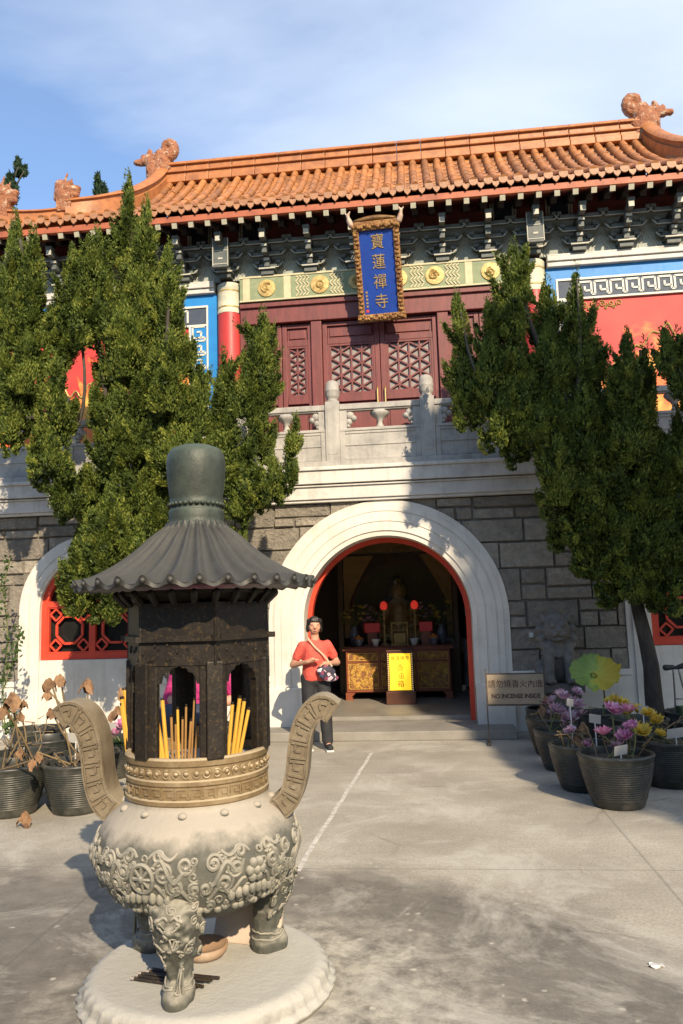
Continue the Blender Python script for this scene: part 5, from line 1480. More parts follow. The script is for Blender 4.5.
s_ = MB(); s_.tube(smooth_path([(.02,0,.33),(.06,.03,.6),tuple(o0-nrm*.035)],10), .010, 8); s_.build('stem', m_gstem, lp, smooth=True)

# left hand pots
q1 = G_(70,815); q2 = G_(2,818)
potted(q1[0], q1[1]+.14, 'dark ribbed pot with withered lotus stems just left of the burner handle', None, .30, .42,
       dry=[(A_(50,678,-4.1),.10),(A_(50,708,-4.15),.08),(A_(37,752,-4.1),.07)], tags=[(.10,-.05,.52,.16,.10),(-.05,.05,.60,.15,.09)], twigs=9)
potted(q2[0], q2[1]+.14, 'dark pot cut by the left edge with a tangle of brown leaves', None, .30, .42,
       dry=[(A_(11,692,-4.1),.13),(A_(4,706,-4.1),.10),(A_(20,748,-4.2),.07),(A_(33,760,-4.4),.06)], twigs=8)
o_ = tag(dry_leaf((0,0,.13),.10).build('fallen_leaf', m_dry), 'crumpled brown leaf lying between the two front left pots', 'leaf'); o_.location = (-2.72,-4.42,-.005)
rowsL = [(-1.98,-3.35),(-2.66,-3.42),(-3.34,-3.38),(-2.10,-2.55),(-2.80,-2.6),(-3.5,-2.55),(-1.85,-1.8),(-2.6,-1.75),(-3.3,-1.8),(-4.0,-1.8)]
hd = {1: [(A_(88,678,-3.4),.12),(A_(60,674,-3.4),.10)], 0: [(A_(121,688,-3.3),.10),(A_(118,706,-3.3),.12)], 2: [(A_(20,712,-3.4),.08),(A_(24,700,-3.4),.07)], 4: [(A_(48,690,-2.6),.09)], 6: [(A_(124,694,-1.8),.10)]}
ll = ['dark pot with withered lotus heads behind the left burner handle','dark pot with two withered lotus heads behind the front left pot','dark pot with small dry lotus heads behind the pot at the left edge']
for i, (x, y) in enumerate(rowsL):
    if i in (0,1,2): lab, grp = ll[i], None
    else: lab, grp = 'dark pot with bare dry stems in the back rows by the white window bay', 'pots in the left back rows'
    t_ = potted(x, y, lab, grp, .29, .40, dry=hd.get(i, ()), twigs=4, tags=[(U(-.1,.1),-.1,.52,.13,.09)] if i in (1,3,4) else ())
potted(-1.72,-3.95, 'small pot with a pink lotus and green pads between the handle and the burner', None, .20, .28, flowers=[(A_(122,727,-3.95),.09,m_pinkpet),(A_(117,735,-3.95),.08,m_pinkpet)], twigs=2)
lpm = MB()
for (px,py) in ((116,742),(124,745)):
    c = A_(px,py,-4.0); lpm.lathe([(.001,.0),(.05,.004),(.075,.014)], 16, (c[0]+1.72,c[1]+3.95,c[2]))
lpm.build('lotus_pad', m_leaf, bpy.data.objects[[o.name for o in bpy.data.objects if o.get('label','').startswith('small pot with a pink')][0]])

# ================================================================== notice board
sg = atz(488,744,0); sgt = thing('notice_board', 'low wooden notice board on thin metal legs asking for no incense inside', 'sign', (sg[0]+.36, sg[1], 0), radians(-3))
m_board = M('weathered_board', (.30,.24,.165), (.24,.19,.13), 5, .75, bmp=.3, bscale=30, sc=(1,1,4), dirt=(.16,.13,.09), dscale=6, damt=.5)
b_ = MB(); b_.box(-.335,.335,-.012,.012,.46,.81); b_.build('board', m_board, sgt, bevel=.006)
b_ = MB(); 
b_.box(-.352,-.336,-.016,.016,.03,.88); b_.box(.336,.352,-.016,.016,.03,.88); b_.box(-.336,.336,-.010,.010,.812,.826); b_.box(-.336,.336,-.010,.010,.442,.458)
b_.build('frame', M('rusty_steel', (.12,.10,.085), (.07,.055,.045), 14, .7, metal=.5), sgt)
for s in (-1,1):
    b_ = MB(); b_.box(s*.344-.02,s*.344+.02,-.16,.16,.0,.03); b_.build('foot', bpy.data.materials['rusty_steel'], sgt, bevel=.004)
m_ink = Mplain('dark_red_ink', (.055,.022,.02), .8)
text_mesh('請勿燒香火內進', .098, m_ink, sgt, (0,-.0135,.695), (1,0,0), (0,0,1), .001, 'characters', squeeze=.95)
text_mesh('NO INCENSE INSIDE', .072, m_ink, sgt, (0,-.0135,.555), (1,0,0), (0,0,1), .001, 'lettering', weight=.0022, squeeze=.88)
# small white box on the wall
o_ = MB(); o_.box(-.025,.025,-.03,.03,-.03,.03); o_.box(-.015,.015,-.036,-.03,-.012,.012)
wb = aty(531,635,-.04); o_ = tag(o_.build('switch_box', m_white, bevel=.006), 'tiny white plastic box fixed on the grey stone wall right of the arch', 'switch box'); o_.location = (wb[0],-.055,wb[2])

# ================================================================== stone guardian lion
LX = 2.13; lion = thing('stone_lion', 'grey stone guardian lion sitting on a pedestal against the wall right of the arch', 'statue', (LX,-.48,0))
m_lion = M('lion_granite', (.175,.162,.142), (.11,.102,.09), 14, .85, bmp=.6, bscale=50, dirt=(.10,.095,.085), dscale=6, damt=.6)
b_ = MB(); b_.box(-.30,.30,-.30,.30,0,.10); b_.box(-.26,.26,-.26,.26,.10,.16); b_.box(-.23,.23,-.23,.23,.16,.56); b_.box(-.27,.27,-.27,.27,.56,.66); 
b_.box(-.15,.15,-.237,-.23,.22,.50)
b_.build('lion_pedestal', m_lion, lion, bevel=.015)
b_ = MB(); c = lambda p,r,q,r2: b_.cap(p,r,q,r2,14)
c((0,.10,.80),.17,(0,-.02,1.10),.16); c((0,.14,.76),.16,(0,.10,.9),.15)
for s in (-1,1):
    c((s*.11,-.10,1.10),.085,(s*.12,-.17,.88),.062); c((s*.12,-.17,.88),.060,(s*.12,-.18,.72),.058); c((s*.12,-.17,.705),.06,(s*.12,-.235,.70),.055)
    c((s*.17,.10,.84),.11,(s*.19,-.06,.78),.08); c((s*.19,-.06,.74),.055,(s*.20,-.14,.70),.05)
    for k in range(4): b_.ell((s*(.08+.03*k),-.28,.695), (.018,.03,.03))
    c((s*.13,-.06,1.44),.045,(s*.17,-.03,1.50),.025); b_.ell((s*.065,-.235,1.37), (.03,.03,.03)); b_.ell((s*.07,-.225,1.41),(.045,.03,.02))
    b_.ell((s*.05,-.275,1.27),(.045,.035,.035))
    for k in range(6):
        a = radians(40+38*k); b_.ell((s*(.15+.05*sin(a)), -.02+.06*cos(a*1.3), 1.28+.17*cos(a)), (.06,.06,.055)); b_.ell((s*.16, -.10+.03*k, 1.10+.05*k), (.045,.05,.04))
b_.ell((0,-.08,1.31),(.17,.165,.165)); b_.ell((0,-.215,1.29),(.095,.08,.05)); b_.ell((0,-.20,1.205),(.085,.08,.03)); b_.ell((0,-.285,1.315),(.04,.03,.025))
b_.ell((0,-.03,1.47),(.11,.11,.06)); b_.ell((0,-.17,1.02),(.05,.04,.05)); c((0,.22,.85),.06,(0,.20,1.15),.05)
remeshed(b_, 'lion_body', m_lion, lion, .011, 1, lambda co: .006*mnoise.noise(co*22))

# ================================================================== folding trolley at the right edge
tr_ = thing('hand_trolley', 'folding metal trolley with a black padded handle leaning by the right tree', 'trolley', (3.28,-1.45,0))
ps = MB(); zt = .90
for s in (-1,1): ps.tube(smooth_path([(s*.03-.02,0,zt-.03),(s*.045,.02,.70),(s*.075+.03,.05,.45),(s*.13+.04,.07,.10)],10), .010, 8)
ps.tube([(-.12+.04,.07,.12),(.17,.07,.12)], .01, 8); ps.tube([(-.04,.04,.55),(.08,.04,.55)], .008, 8)
ps.build('tube_frame', m_steel, tr_, smooth=True)
ps = MB(); 
for s in (-1,1): ps.cap((s*.03-.02,0,zt), .026, (s*.11-.02,-.01,zt+.012*s+.01), .034, 12)
ps.cap((-.05,0,zt-.005),.02,(.02,0,zt-.005),.02); ps.build('grip', m_rubber, tr_, smooth=True)
ps = MB(); ps.box(-.02,.22,-.06,.12,.14,.47); ps.build('box', M('green_crate', (.05,.09,.03), (.035,.06,.025), 8, .7), tr_, bevel=.01)
for s in (-1,1):
    ps = MB(); ps.lathe([(.001,-.02),(.075,-.02),(.08,-.01),(.08,.01),(.075,.02),(.001,.02)], 20); 
    ps.v = [(s*.16+.04+p[2], .09+p[0], .08+p[1]) for p in ps.v]; ps.build('wheel', m_rubber, tr_)

# ================================================================== altar
ALX, ALY = .02, 2.32; FZ = .165
alt = thing('altar_table', 'long carved and gilded altar table inside the arch', 'altar', (ALX,ALY,FZ))
m_redwood = M('red_lacquer_wood', (.24,.07,.03), (.17,.045,.022), 7, .4, bmp=.2)
aw, ah, ad = .86, .86, .52
b_ = MB(); b_.box(-aw,aw,0,ad,.12,ah-.06); b_.build('cabinet', m_redwood, alt, bevel=.01)
b_ = MB(); b_.box(-aw-.05,aw+.05,-.05,ad+.03,ah-.06,ah-.02); b_.box(-aw-.03,aw+.03,-.03,ad,ah-.02,ah); b_.build('table_top', m_redwood, alt, bevel=.008)
for s in (-1,1):
    for yy in (.02, ad-.1):
        b_ = MB(); b_.prism([(0,.0),(.12,.0),(.10,.06),(.16,.12),(.0,.125)], lambda u,v_,s=s,yy=yy:(s*(aw-u+.01),yy-.03,v_), lambda u,v_,s=s,yy=yy:(s*(aw-u+.01),yy+.07,v_)); b_.build('leg', m_redwood, alt)
b_ = MB(); b_.box(-aw+.01,aw-.01,-.016,.0,.13,.16); b_.box(-aw+.01,aw-.01,-.016,.0,.60,.625); b_.box(-aw+.01,aw-.01,-.016,0,.765,.795)
for x in (-aw+.03,-.30,.30,aw-.03): b_.box(x-.02,x+.02,-.018,.0,.161,.764)
b_.build('rail_moulding', m_redwood, alt, bevel=.005)
cv = MB(); rr = random.Random(4)
pm_ = M('carved_ground', (.26,.12,.045), (.15,.055,.025), 14, .5, bmp=.5)
for (x0,x1,z0,z1) in ((-.81,-.33,.18,.585),(-.27,.27,.18,.585),(.33,.81,.18,.585),(-.81,-.33,.64,.75),(-.27,.27,.64,.75),(.33,.81,.64,.75)): MB().box(x0,x1,-.006,.0,z0,z1).build('carved_panel', pm_, alt)
for (x0,x1,z0,z1,n_) in ((-.81,-.33,.18,.585,130),(-.27,.27,.18,.585,110),(.33,.81,.18,.585,130),(-.81,-.33,.64,.75,22),(-.27,.27,.64,.75,20),(.33,.81,.64,.75,22)):
    for i in range(n_):
        x, z = rr.uniform(x0+.02,x1-.02), rr.uniform(z0+.02,z1-.02); r_ = rr.uniform(.014,.038); a0 = rr.uniform(0,6); sgn = rr.choice((-1,1))
        pts = [(min(max(x+r_*(1-.75*t)*cos(a0+sgn*t*8),x0),x1), -.014+.004*rr.random(), min(max(z+r_*(1-.75*t)*sin(a0+sgn*t*8),z0),z1)) for t in np.linspace(0,1,12)]
        cv.tube(pts, .0065, 5)
    for (a,b) in (((x0,z0),(x1,z0)),((x1,z0),(x1,z1)),((x1,z1),(x0,z1)),((x0,z1),(x0,z0))): cv.bar((a[0],-.012,a[1]),(b[0],-.012,b[1]),.012,.014)
for x in (-.57,0,.57): cv.lathe([(.035,0),(.035,.01),(.022,.012),(.02,.004),(.001,.004)],16) ; cv.v[-80:] = [(x+p[0],-.02-p[2],.695+p[1]) for p in cv.v[-80:]]
cv.build('carving', m_gilt, alt)
# donation box with a lit yellow front
dbx = thing('donation_box', 'dark wooden donation box with a glowing yellow front panel before the altar', 'donation box', (.08,1.78,FZ))
b_ = MB(); b_.box(-.23,.23,-.13,.20,0,.20); b_.box(-.205,.205,-.10,.18,.20,.80); b_.box(-.215,.215,-.11,.19,.80,.83); b_.build('box_body', M('dark_wood', (.09,.035,.02), (.06,.025,.015), 6, .4), dbx, bevel=.01)
m_lit = Mplain('lit_yellow', (.95,.62,.02), .5, .55)
b_ = MB(); b_.box(-.165,.165,-.112,-.10,.215,.775); b_.build('lit_panel', m_lit, dbx, bevel=.004)
m_dots = Mplain('border_bead', (.95,.75,.35), .4, .3); b_ = MB()
for i in range(18):
    for s in (-1,1): b_.ell((s*.185,-.105,.22+.55*i/17), .009, nu=8, nv=5)
b_.build('bead_border', m_dots, dbx)
m_brownink = Mplain('brown_ink', (.30,.13,.01), .7)
for i, chh in enumerate('香油箱'): text_mesh(chh, .115, m_brownink, dbx, (0,-.1135,.555-.125*i), (1,0,0), (0,0,1), .001, 'character')
text_mesh('寶蓮禪寺', .072, m_brownink, dbx, (0,-.1135,.70), (1,0,0), (0,0,1), .001, 'small_characters')
# things standing on the altar
TZ = FZ + ah
m_porc = M('white_porcelain', (.6,.6,.58), None, 4, .25, bmp=0); m_bluew = M('blue_vase', (.05,.06,.09), (.2,.2,.22), 9, .25, bmp=0)
m_lampred = Mplain('red_lamp', (.85,.05,.03), .4, .28); m_redbase = Mplain('red_stand', (.5,.03,.03), .5, .03)
for x, side in ((-.20,'left'),(.32,'right')):
    l_ = thing('altar_lamp', 'red lotus lamp glowing on the %s of the altar' % side, 'lamp', (x,ALY+.36,TZ))
    b_ = MB(); b_.ell((0,0,.66),(.062,.062,.08)); b_.build('lamp_shade', m_lampred, l_, smooth=True)
    b_ = MB(); b_.lathe([(.001,0),(.08,0),(.08,.02),(.02,.04),(.015,.30),(.03,.32),(.015,.35),(.015,.56),(.06,.59),(.001,.60)], 20); b_.build('lamp_stand', m_gold, l_, smooth=True)
for x, w in ((-.40,.13),(.50,.11)):
    l_ = thing('red_offering_box', 'red box on the altar at the %s below a lamp' % ('left' if x < 0 else 'right'), 'box', (x,ALY+.30,TZ))
    b_ = MB(); b_.box(-w,w,-.06,.06,.22,.38); b_.build('box_body', m_redbase, l_, bevel=.01); b_ = MB(); b_.box(-.08,.08,-.05,.05,0,.219); b_.build('stand', m_redwood, l_)
for x, py, colr, lab in ((-.72,0,m_yellpet,'tall vase of yellow flowers at the left end of the altar'),(-.38,0,m_mauvepet,'vase of mauve flowers on the left of the altar'),(.56,0,m_mauvepet,'vase of mauve flowers on the right of the altar'),(.76,0,m_yellpet,'vase of green and yellow flowers at the right end of the altar')):
    l_ = thing('flower_vase', lab, 'vase', (x,ALY+.40,TZ)); b_ = MB(); b_.lathe([(.001,0),(.05,0),(.055,.02),(.085,.12),(.09,.18),(.05,.27),(.045,.30),(.06,.33),(.05,.33)],20); b_.build('vase_body', m_bluew, l_, smooth=True)
    s_ = MB()
    for i in range(14):
        c_ = (U(-.17,.17),U(-.10,.10),U(.40,.68)); s_.tube([(0,0,.3),c_], .004, 4); flower(c_, U(.035,.06), (7,5)).build('flower', colr, l_, tint=True)
    for i in range(30):
        c_ = Vector((U(-.2,.2),U(-.12,.12),U(.3,.62))); d_ = Vector((U(-1,1),U(-1,1),U(.2,1))).normalized(); w_ = d_.orthogonal()*.018; s_.add([c_,c_+d_*.04+w_,c_+d_*.10,c_+d_*.04-w_],[(0,1,2,3)])
    s_.build('leaves', m_gstem, l_)
cs = thing('altar_censer', 'square gilt censer frame in the middle of the altar', 'censer', (.06,ALY+.28,TZ))
b_ = MB(); 
for x in (-.13,.13):
    for y in (-.06,.06): b_.box(x-.012,x+.012,y-.012,y+.012,0,.36)
b_.box(-.15,.15,-.08,.08,.36,.385); b_.box(-.15,.15,-.08,.08,0,.03); b_.box(-.10,.10,-.05,.05,.031,.20); b_.box(-.14,.14,-.066,-.054,.24,.262); b_.build('censer_frame', M('dull_gilt', (.35,.24,.08), (.18,.11,.04), 14, .4, metal=.6), cs, bevel=.004)
for i, x in enumerate((-.62,-.34,.30,.62)):
    l_ = thing('offering_bowl', ['small dark bowl of fruit near the left end of the altar','white bowl left of the altar censer','white bowl right of the altar censer','small bowl of fruit near the right end of the altar'][i], 'bowl', (x,ALY+.10,TZ))
    b_ = MB(); r_ = .075 if i in (1,2) else .085; b_.lathe([(.001,0),(r_*.5,0),(r_*.6,.02),(r_,.10),(r_*1.05,.12),(r_*.97,.12),(r_*.5,.03)],20); b_.build('bowl_body', m_porc if i in (1,2) else m_bluew, l_, smooth=True)
    if i in (0,3):
        b_ = MB()
        for k in range(7): b_.ell((.045*cos(k*1.05)*(k<6),.045*sin(k*1.05)*(k<6),.125+.03*(k==6)),.036,nu=10,nv=7)
        b_.build('fruit', M('orange_fruit', (.6,.2,.03), (.5,.12,.02), 9, .4) if i == 0 else bpy.data.materials['orange_fruit'], l_, smooth=True)
# glazed shrine behind the altar, statue in it, curtain
shr = thing('glass_shrine', 'tall glazed shrine with a seated statue behind the altar', 'shrine', (.02,3.1,FZ))
b_ = MB(); b_.box(-1.05,1.05,0,.9,0,.85)
b_.box(-1.05,-.96,0,.08,.85,2.75); b_.box(.96,1.05,0,.08,.85,2.75); b_.box(-1.05,1.05,0,.08,2.45,2.80); b_.box(-1.05,1.05,.82,.9,.85,2.8); b_.box(-1.05,-.97,.081,.819,.85,2.8); b_.box(.97,1.05,.081,.819,.85,2.8)
b_.build('shrine_case', M('brown_shrine', (.12,.075,.04), (.08,.05,.03), 7, .4), shr, bevel=.01)
b_ = MB(); rr = random.Random(9); b_.box(-.95,.95,-.004,.0,2.47,2.78)
for i in range(60):
    x, z = rr.uniform(-.9,.9), rr.uniform(2.5,2.75); a0 = rr.uniform(0,6); b_.tube([(x+.04*(1-.7*t)*cos(a0+t*7),-.006,z+.04*(1-.7*t)*sin(a0+t*7)) for t in np.linspace(0,1,10)], .007, 5)
b_.build('shrine_carving', M('old_gold', (.30,.20,.07), (.16,.10,.04), 12, .45, metal=.5), shr)
mg, nt, b = newmat('shrine_glass'); gl_ = nt.nodes.new('ShaderNodeBsdfGlossy'); gl_.inputs['Roughness'].default_value = .03; gl_.inputs['Color'].default_value = (.85,.9,.9,1); tp = nt.nodes.new('ShaderNodeBsdfTransparent'); mx = nt.nodes.new('ShaderNodeMixShader'); mx.inputs[0].default_value = .055
nt.links.new(tp.outputs[0], mx.inputs[1]); nt.links.new(gl_.outputs[0], mx.inputs[2]); nt.links.new(mx.outputs[0], nt.nodes['Material Output'].inputs['Surface'])
b_ = MB(); b_.add([(-.958,.04,.852),(.958,.04,.852),(.958,.04,2.449),(-.958,.04,2.449)], [(0,1,2,3)]); b_.build('glass_pane', mg, shr)
b_ = MB()
for s in (-1,1):
    vs = []; fs = []
    for j in range(13):
        for i in range(9):
            u = i/8; z = 2.42-.12*j; pull = .10+.50*(1 - min(1, j/7))**1.2*.9
            vs.append((s*(.95 - u*pull), .11+.03*sin(u*22), z))
    for j in range(12):
        for i in range(8): fs.append((j*9+i,j*9+i+1,(j+1)*9+i+1,(j+1)*9+i))
    b_.add(vs, fs)
b_.build('curtain', M('gold_curtain', (.36,.24,.09), (.28,.17,.06), 9, .6), shr, smooth=True)
b_ = MB(); b_.ell((0,.50,1.0),(.42,.26,.16)); b_.cap((0,.50,1.05),.26,(0,.50,1.45),.22); b_.ell((0,.48,1.80),(.15,.15,.18)); b_.cap((0,.5,1.5),.12,(0,.5,1.68),.09)
for s in (-1,1): b_.cap((s*.24,.48,1.48),.10,(s*.36,.40,1.20),.08); b_.cap((s*.36,.40,1.2),.08,(s*.08,.28,1.12),.06); b_.cap((s*.15,.4,.98),.13,(s*.42,.34,.98),.10); b_.ell((s*.14,.48,1.78),(.025,.04,.08))
b_.ell((0,.34,1.79),(.02,.02,.03)); b_.ell((0,.48,1.97),(.07,.07,.06))
remeshed(b_, 'statue', m_gold, shr, .018, 2)
# courtyard wall seen through the back doorway
cw = MB(); cw.box(-2.0,6.5,7.6,7.8,0,2.6); cw.box(-2.1,6.6,7.55,7.85,2.6,2.72)
tag(cw.build('courtyard_wall', m_plaster), 'cream courtyard wall seen through the back doorway of the hall', 'wall')

# scrap of paper on the paving
sc_ = atz(656,967,0); q = MB(); 
for j in range(5):
    pass
vs = [(.0+.035*cos(2*pi*i/14)*(1+.2*sin(3*i)), .022*sin(2*pi*i/14), .006+.006*sin(i*1.7)) for i in range(14)]; vs2 = [(p[0],p[1],p[2]+.002) for p in vs]
q.add(vs+vs2, [tuple(range(13,-1,-1)), tuple(range(14,28))] + [(i,(i+1)%14,14+(i+1)%14,14+i) for i in range(14)])
o_ = tag(q.build('paper_scrap', m_white), 'small white crumpled scrap lying alone on the paving', 'scrap'); o_.location = (sc_[0],sc_[1],.0)

# ================================================================== junipers
rng = np.random.default_rng(5)
def crown(name, clumps, origin, mat, parent, dens=3.3, size=.029, subs=True):
    """foliage of many small upright sprays. clump: (base xyz, tip xyz, radius). Every spray is a little folded blade."""
    V = []; Fq = []; Tn = []; o = 0
    if subs:                                           # every mass breaks into smaller pointed flames
        more = []
        for (base, tip, r, tone) in clumps:
            b_, t_ = np.array(base), np.array(tip); h = np.linalg.norm(t_-b_); more.append((tuple(b_+(t_-b_)*.04), tip, r*.74, tone-.04))
            for _ in range(int(5 + 26*r*h/.35*.35) if r > .14 else 2):
                f = rng.uniform(.02,.62); g_ = rng.uniform(0,2*pi); rr_ = r*.74*(1-f)**.45
                c = b_ + (t_-b_)*f + np.array((rr_*np.cos(g_), rr_*np.sin(g_), 0)); ln_ = rng.uniform(.22,.46)*min(h,.9)+.08
                d = np.array((.45*np.cos(g_), .45*np.sin(g_), 1.0)) + rng.normal(0,.12,3)
                more.append((tuple(c - d*ln_*.35), tuple(c + d*ln_*.65), max(.05, r*rng.uniform(.24,.40)), tone + rng.normal(.03,.10)))
        clumps = more
    for (base, tip, r, tone) in clumps:
        base = np.array(base, float); tip = np.array(tip, float); ax = tip - base; h = np.linalg.norm(ax); axn = ax/h
        n = int(dens*(2*pi*r*h*.62)*1000) + 60
        # sub-lobes make the outline uneven
        nl = max(5, int(10*h*r*6)); la = rng.uniform(0, 2*pi, nl); lt = rng.uniform(.02, .80, nl)
        a1 = np.cross(axn, [0.3,1,0.2]); a1 /= np.linalg.norm(a1); a2 = np.cross(axn, a1)
        t = rng.beta(1.15, 1.5, n); li = rng.integers(0, nl, n)
        k = rng.random(n) < .72
        ang = np.where(k, la[li] + rng.normal(0,.34,n), rng.uniform(0,2*pi,n)); t = np.where(k, np.clip(lt[li]+rng.normal(0,.075,n),0.0,1), t)
        prof = np.where(t < .22, .55+.45*np.sin(t/.22*pi/2), np.power(np.clip(1-(t-.22)/.78,0,1), .80))
        rad = r*prof*np.where(k, rng.uniform(.72,1.14,n), rng.uniform(.55,.95,n)) + .012
        P = base + axn*(t*h)[:,None] + a1*(rad*np.cos(ang))[:,None] + a2*(rad*np.sin(ang))[:,None]
        out = a1*np.cos(ang)[:,None] + a2*np.sin(ang)[:,None]
        D = out*.62 + axn*.85 + rng.normal(0,.32,(n,3)); D /= np.linalg.norm(D,axis=1)[:,None]
        S = np.cross(D, out + rng.normal(0,.5,(n,3))); S /= (np.linalg.norm(S,axis=1)[:,None]+1e-9)
        L = size*rng.uniform(.7,1.5,n)[:,None]; wd = L*rng.uniform(.16,.28,n)[:,None]
        Nn = np.cross(S, D)
        q = np.stack([P - D*L*.3, P + S*wd + D*L*.35 + Nn*wd*.3, P + D*L*1.0, P - S*wd + D*L*.35 + Nn*wd*.3], 1)   # blade
        V.append(q.reshape(-1,3)); Fq.append(o + np.arange(n*4).reshape(-1,4)); o += n*4
        lobe_t = rng.uniform(.25,.75,nl)
        Tn.append(np.clip(np.where(k, lobe_t[li], .35) + rng.normal(0,.16,n) + tone, 0, 1))
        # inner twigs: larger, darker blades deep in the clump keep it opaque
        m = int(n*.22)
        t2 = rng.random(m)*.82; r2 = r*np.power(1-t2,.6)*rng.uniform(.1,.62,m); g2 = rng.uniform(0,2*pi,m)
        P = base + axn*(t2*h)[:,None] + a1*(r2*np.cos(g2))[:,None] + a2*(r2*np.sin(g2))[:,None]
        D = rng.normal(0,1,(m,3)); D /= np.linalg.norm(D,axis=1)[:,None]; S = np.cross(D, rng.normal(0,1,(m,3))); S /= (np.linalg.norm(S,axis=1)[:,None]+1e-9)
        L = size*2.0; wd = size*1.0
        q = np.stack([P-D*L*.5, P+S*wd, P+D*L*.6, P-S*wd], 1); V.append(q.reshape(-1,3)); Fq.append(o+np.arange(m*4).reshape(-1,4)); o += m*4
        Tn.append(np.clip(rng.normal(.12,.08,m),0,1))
    V = np.concatenate(V) - np.array(origin); Fq = np.concatenate(Fq); Tn = np.concatenate(Tn)
    me = bpy.data.meshes.new(name); nv, nf = len(V), len(Fq)
    me.vertices.add(nv); me.vertices.foreach_set('co', V.astype(np.float32).ravel())
    me.loops.add(nf*4); me.loops.foreach_set('vertex_index', Fq.astype(np.int32).ravel())
    me.polygons.add(nf); me.polygons.foreach_set('loop_start', (np.arange(nf)*4).astype(np.int32)); me.polygons.foreach_set('loop_total', np.full(nf,4,np.int32))
    a = me.attributes.new('tint','FLOAT','FACE'); a.data.foreach_set('value', Tn.astype(np.float32))
    me.update(calc_edges=True); me.materials.append(mat)
    ob = bpy.data.objects.new(name, me); COL.objects.link(ob); ob.parent = parent
    return ob
def px_clump(x, ytip, ybot, hw, Y, tone=0.0, lean=0):
    hw *= .86
    b = aty(x + lean, ybot, Y); t = aty(x, ytip, Y + .08); sc = (Y - CAM[1]) / F
    return (tuple(b), tuple(t), hw*sc, tone)
def limb(mb, pts, r0, r1, n=10):
    P = smooth_path(pts, 14); m = len(P); mb.tube(P, [r0+(r1-r0)*(i/(m-1))**.8 for i in range(m)], n)

YT = -1.35
tA = thing('juniper_tree', 'tall sunlit twisted juniper rising behind the burner in front of the balcony', 'tree', (-2.55,-1.35,0))
spec = [ # tip x, tip y, bottom y, half width, depth offset, tone
 (127,168,262,17,.25,.05),(146,193,285,17,.1,.05),(138,222,330,36,.15,.05),(97,222,300,19,-.1,.05),(108,262,340,30,.0,0),(169,238,322,19,-.1,.08),(165,275,365,36,.1,0),(130,285,385,42,-.1,.04),
 (170,328,418,32,-.35,.08),(198,352,430,22,-.2,.05),(112,330,400,22,.25,-.05),(147,365,455,40,-.1,.02),(112,388,470,28,-.3,.05),(183,400,480,38,-.25,.08),
 (140,430,525,44,-.1,.0),(165,455,545,36,.1,-.05),(100,455,540,30,.15,-.06),(115,470,580,42,-.45,.08),(88,510,600,32,-.35,.08),(150,500,585,38,-.4,.04),(78,555,612,16,-.4,.05),(110,545,615,30,-.2,0),(175,470,530,25,.2,-.1),
 (263,302,380,21,-.3,.0),(268,330,405,15,-.2,0),(247,345,420,24,-.25,-.02),(224,342,420,14,-.15,0),(252,380,450,22,-.2,-.05),(228,400,470,28,-.2,.03),(215,430,490,30,-.25,.08),(200,450,510,24,-.1,0),
 (296,410,455,9,-.5,.05),(290,428,485,13,-.45,.08),(272,448,500,20,-.4,.05),(255,455,510,20,-.35,.03),(240,470,520,16,-.35,.0),(244,520,560,7,-.3,.05),(236,445,500,18,-.2,-.04)]
cl = [px_clump(x,a_,b_,w,YT+dy,tn,U(-4,4)) for (x,a_,b_,w,dy,tn) in spec]
o0 = np.array((-2.55,-1.35,0))
tk = MB(); W_ = lambda x,y,Y: tuple(aty(x,y,Y)-o0)
limb(tk, [(0,0,-.05),(.05,.02,.9),(-.10,.05,1.9),W_(150,500,YT+.1),W_(145,400,YT+.15),W_(135,280,YT+.2),W_(128,200,YT+.25)], .14, .02, 12)
limb(tk, [(-.08,.04,1.8),W_(190,500,YT),W_(225,470,YT-.2),W_(255,420,YT-.2),W_(262,340,YT-.3)], .06, .012)
limb(tk, [W_(190,500,YT),W_(235,500,YT-.3),W_(275,480,YT-.4),W_(293,440,YT-.5)], .04, .01)
limb(tk, [W_(148,440,YT),W_(115,430,YT-.1),W_(100,350,YT),W_(97,250,YT-.1)], .05, .012)
limb(tk, [W_(148,500,YT),W_(110,530,YT-.3),W_(85,560,YT-.4)], .04, .012)
limb(tk, [W_(145,400,YT),W_(165,350,YT-.2),W_(169,270,YT-.1)], .045, .012)
tk.build('trunk', m_bark, tA, smooth=True)
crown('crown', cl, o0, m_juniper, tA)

tB = thing('juniper_tree', 'sunlit juniper at the left edge of the picture covering the red panel', 'tree', (-6.2,-1.5,0))
o1 = np.array((-6.2,-1.5,0)); YB_ = -1.5
spec = [(15,206,300,16,.1,.05),(33,222,300,20,.0,.05),(72,243,320,20,.1,.05),(80,272,345,16,-.1,.05),(25,265,355,32,.0,.03),(60,285,370,34,.1,0),(3,255,350,20,-.1,.05),(90,300,345,18,.2,-.03),
 (28,325,400,32,-.2,.06),(53,345,446,23,-.35,.08),(5,330,420,26,-.1,.0),(10,375,445,20,-.2,.05),(35,385,432,14,-.1,-.05),(95,380,430,14,-.05,.0),(48,425,475,26,-.4,.06),(100,425,490,22,.0,-.05),(66,455,520,26,-.1,-.08),(40,445,490,12,-.2,-.05)]
cl = [px_clump(x,a_,b_,w,YB_+dy,tn,U(-4,4)) for (x,a_,b_,w,dy,tn) in spec]
tk = MB(); W_ = lambda x,y,Y: tuple(aty(x,y,Y)-o1)
limb(tk, [(0,0,-.05),(-.1,.05,1.6),(.05,.0,3.2),W_(-10,430,YB_),W_(20,385,YB_),W_(30,300,YB_),W_(20,240,YB_+.1)], .12, .02, 12)
limb(tk, [W_(-5,425,YB_),W_(50,425,YB_),W_(75,430,YB_-.1),W_(85,380,YB_),W_(75,290,YB_)], .05, .012)
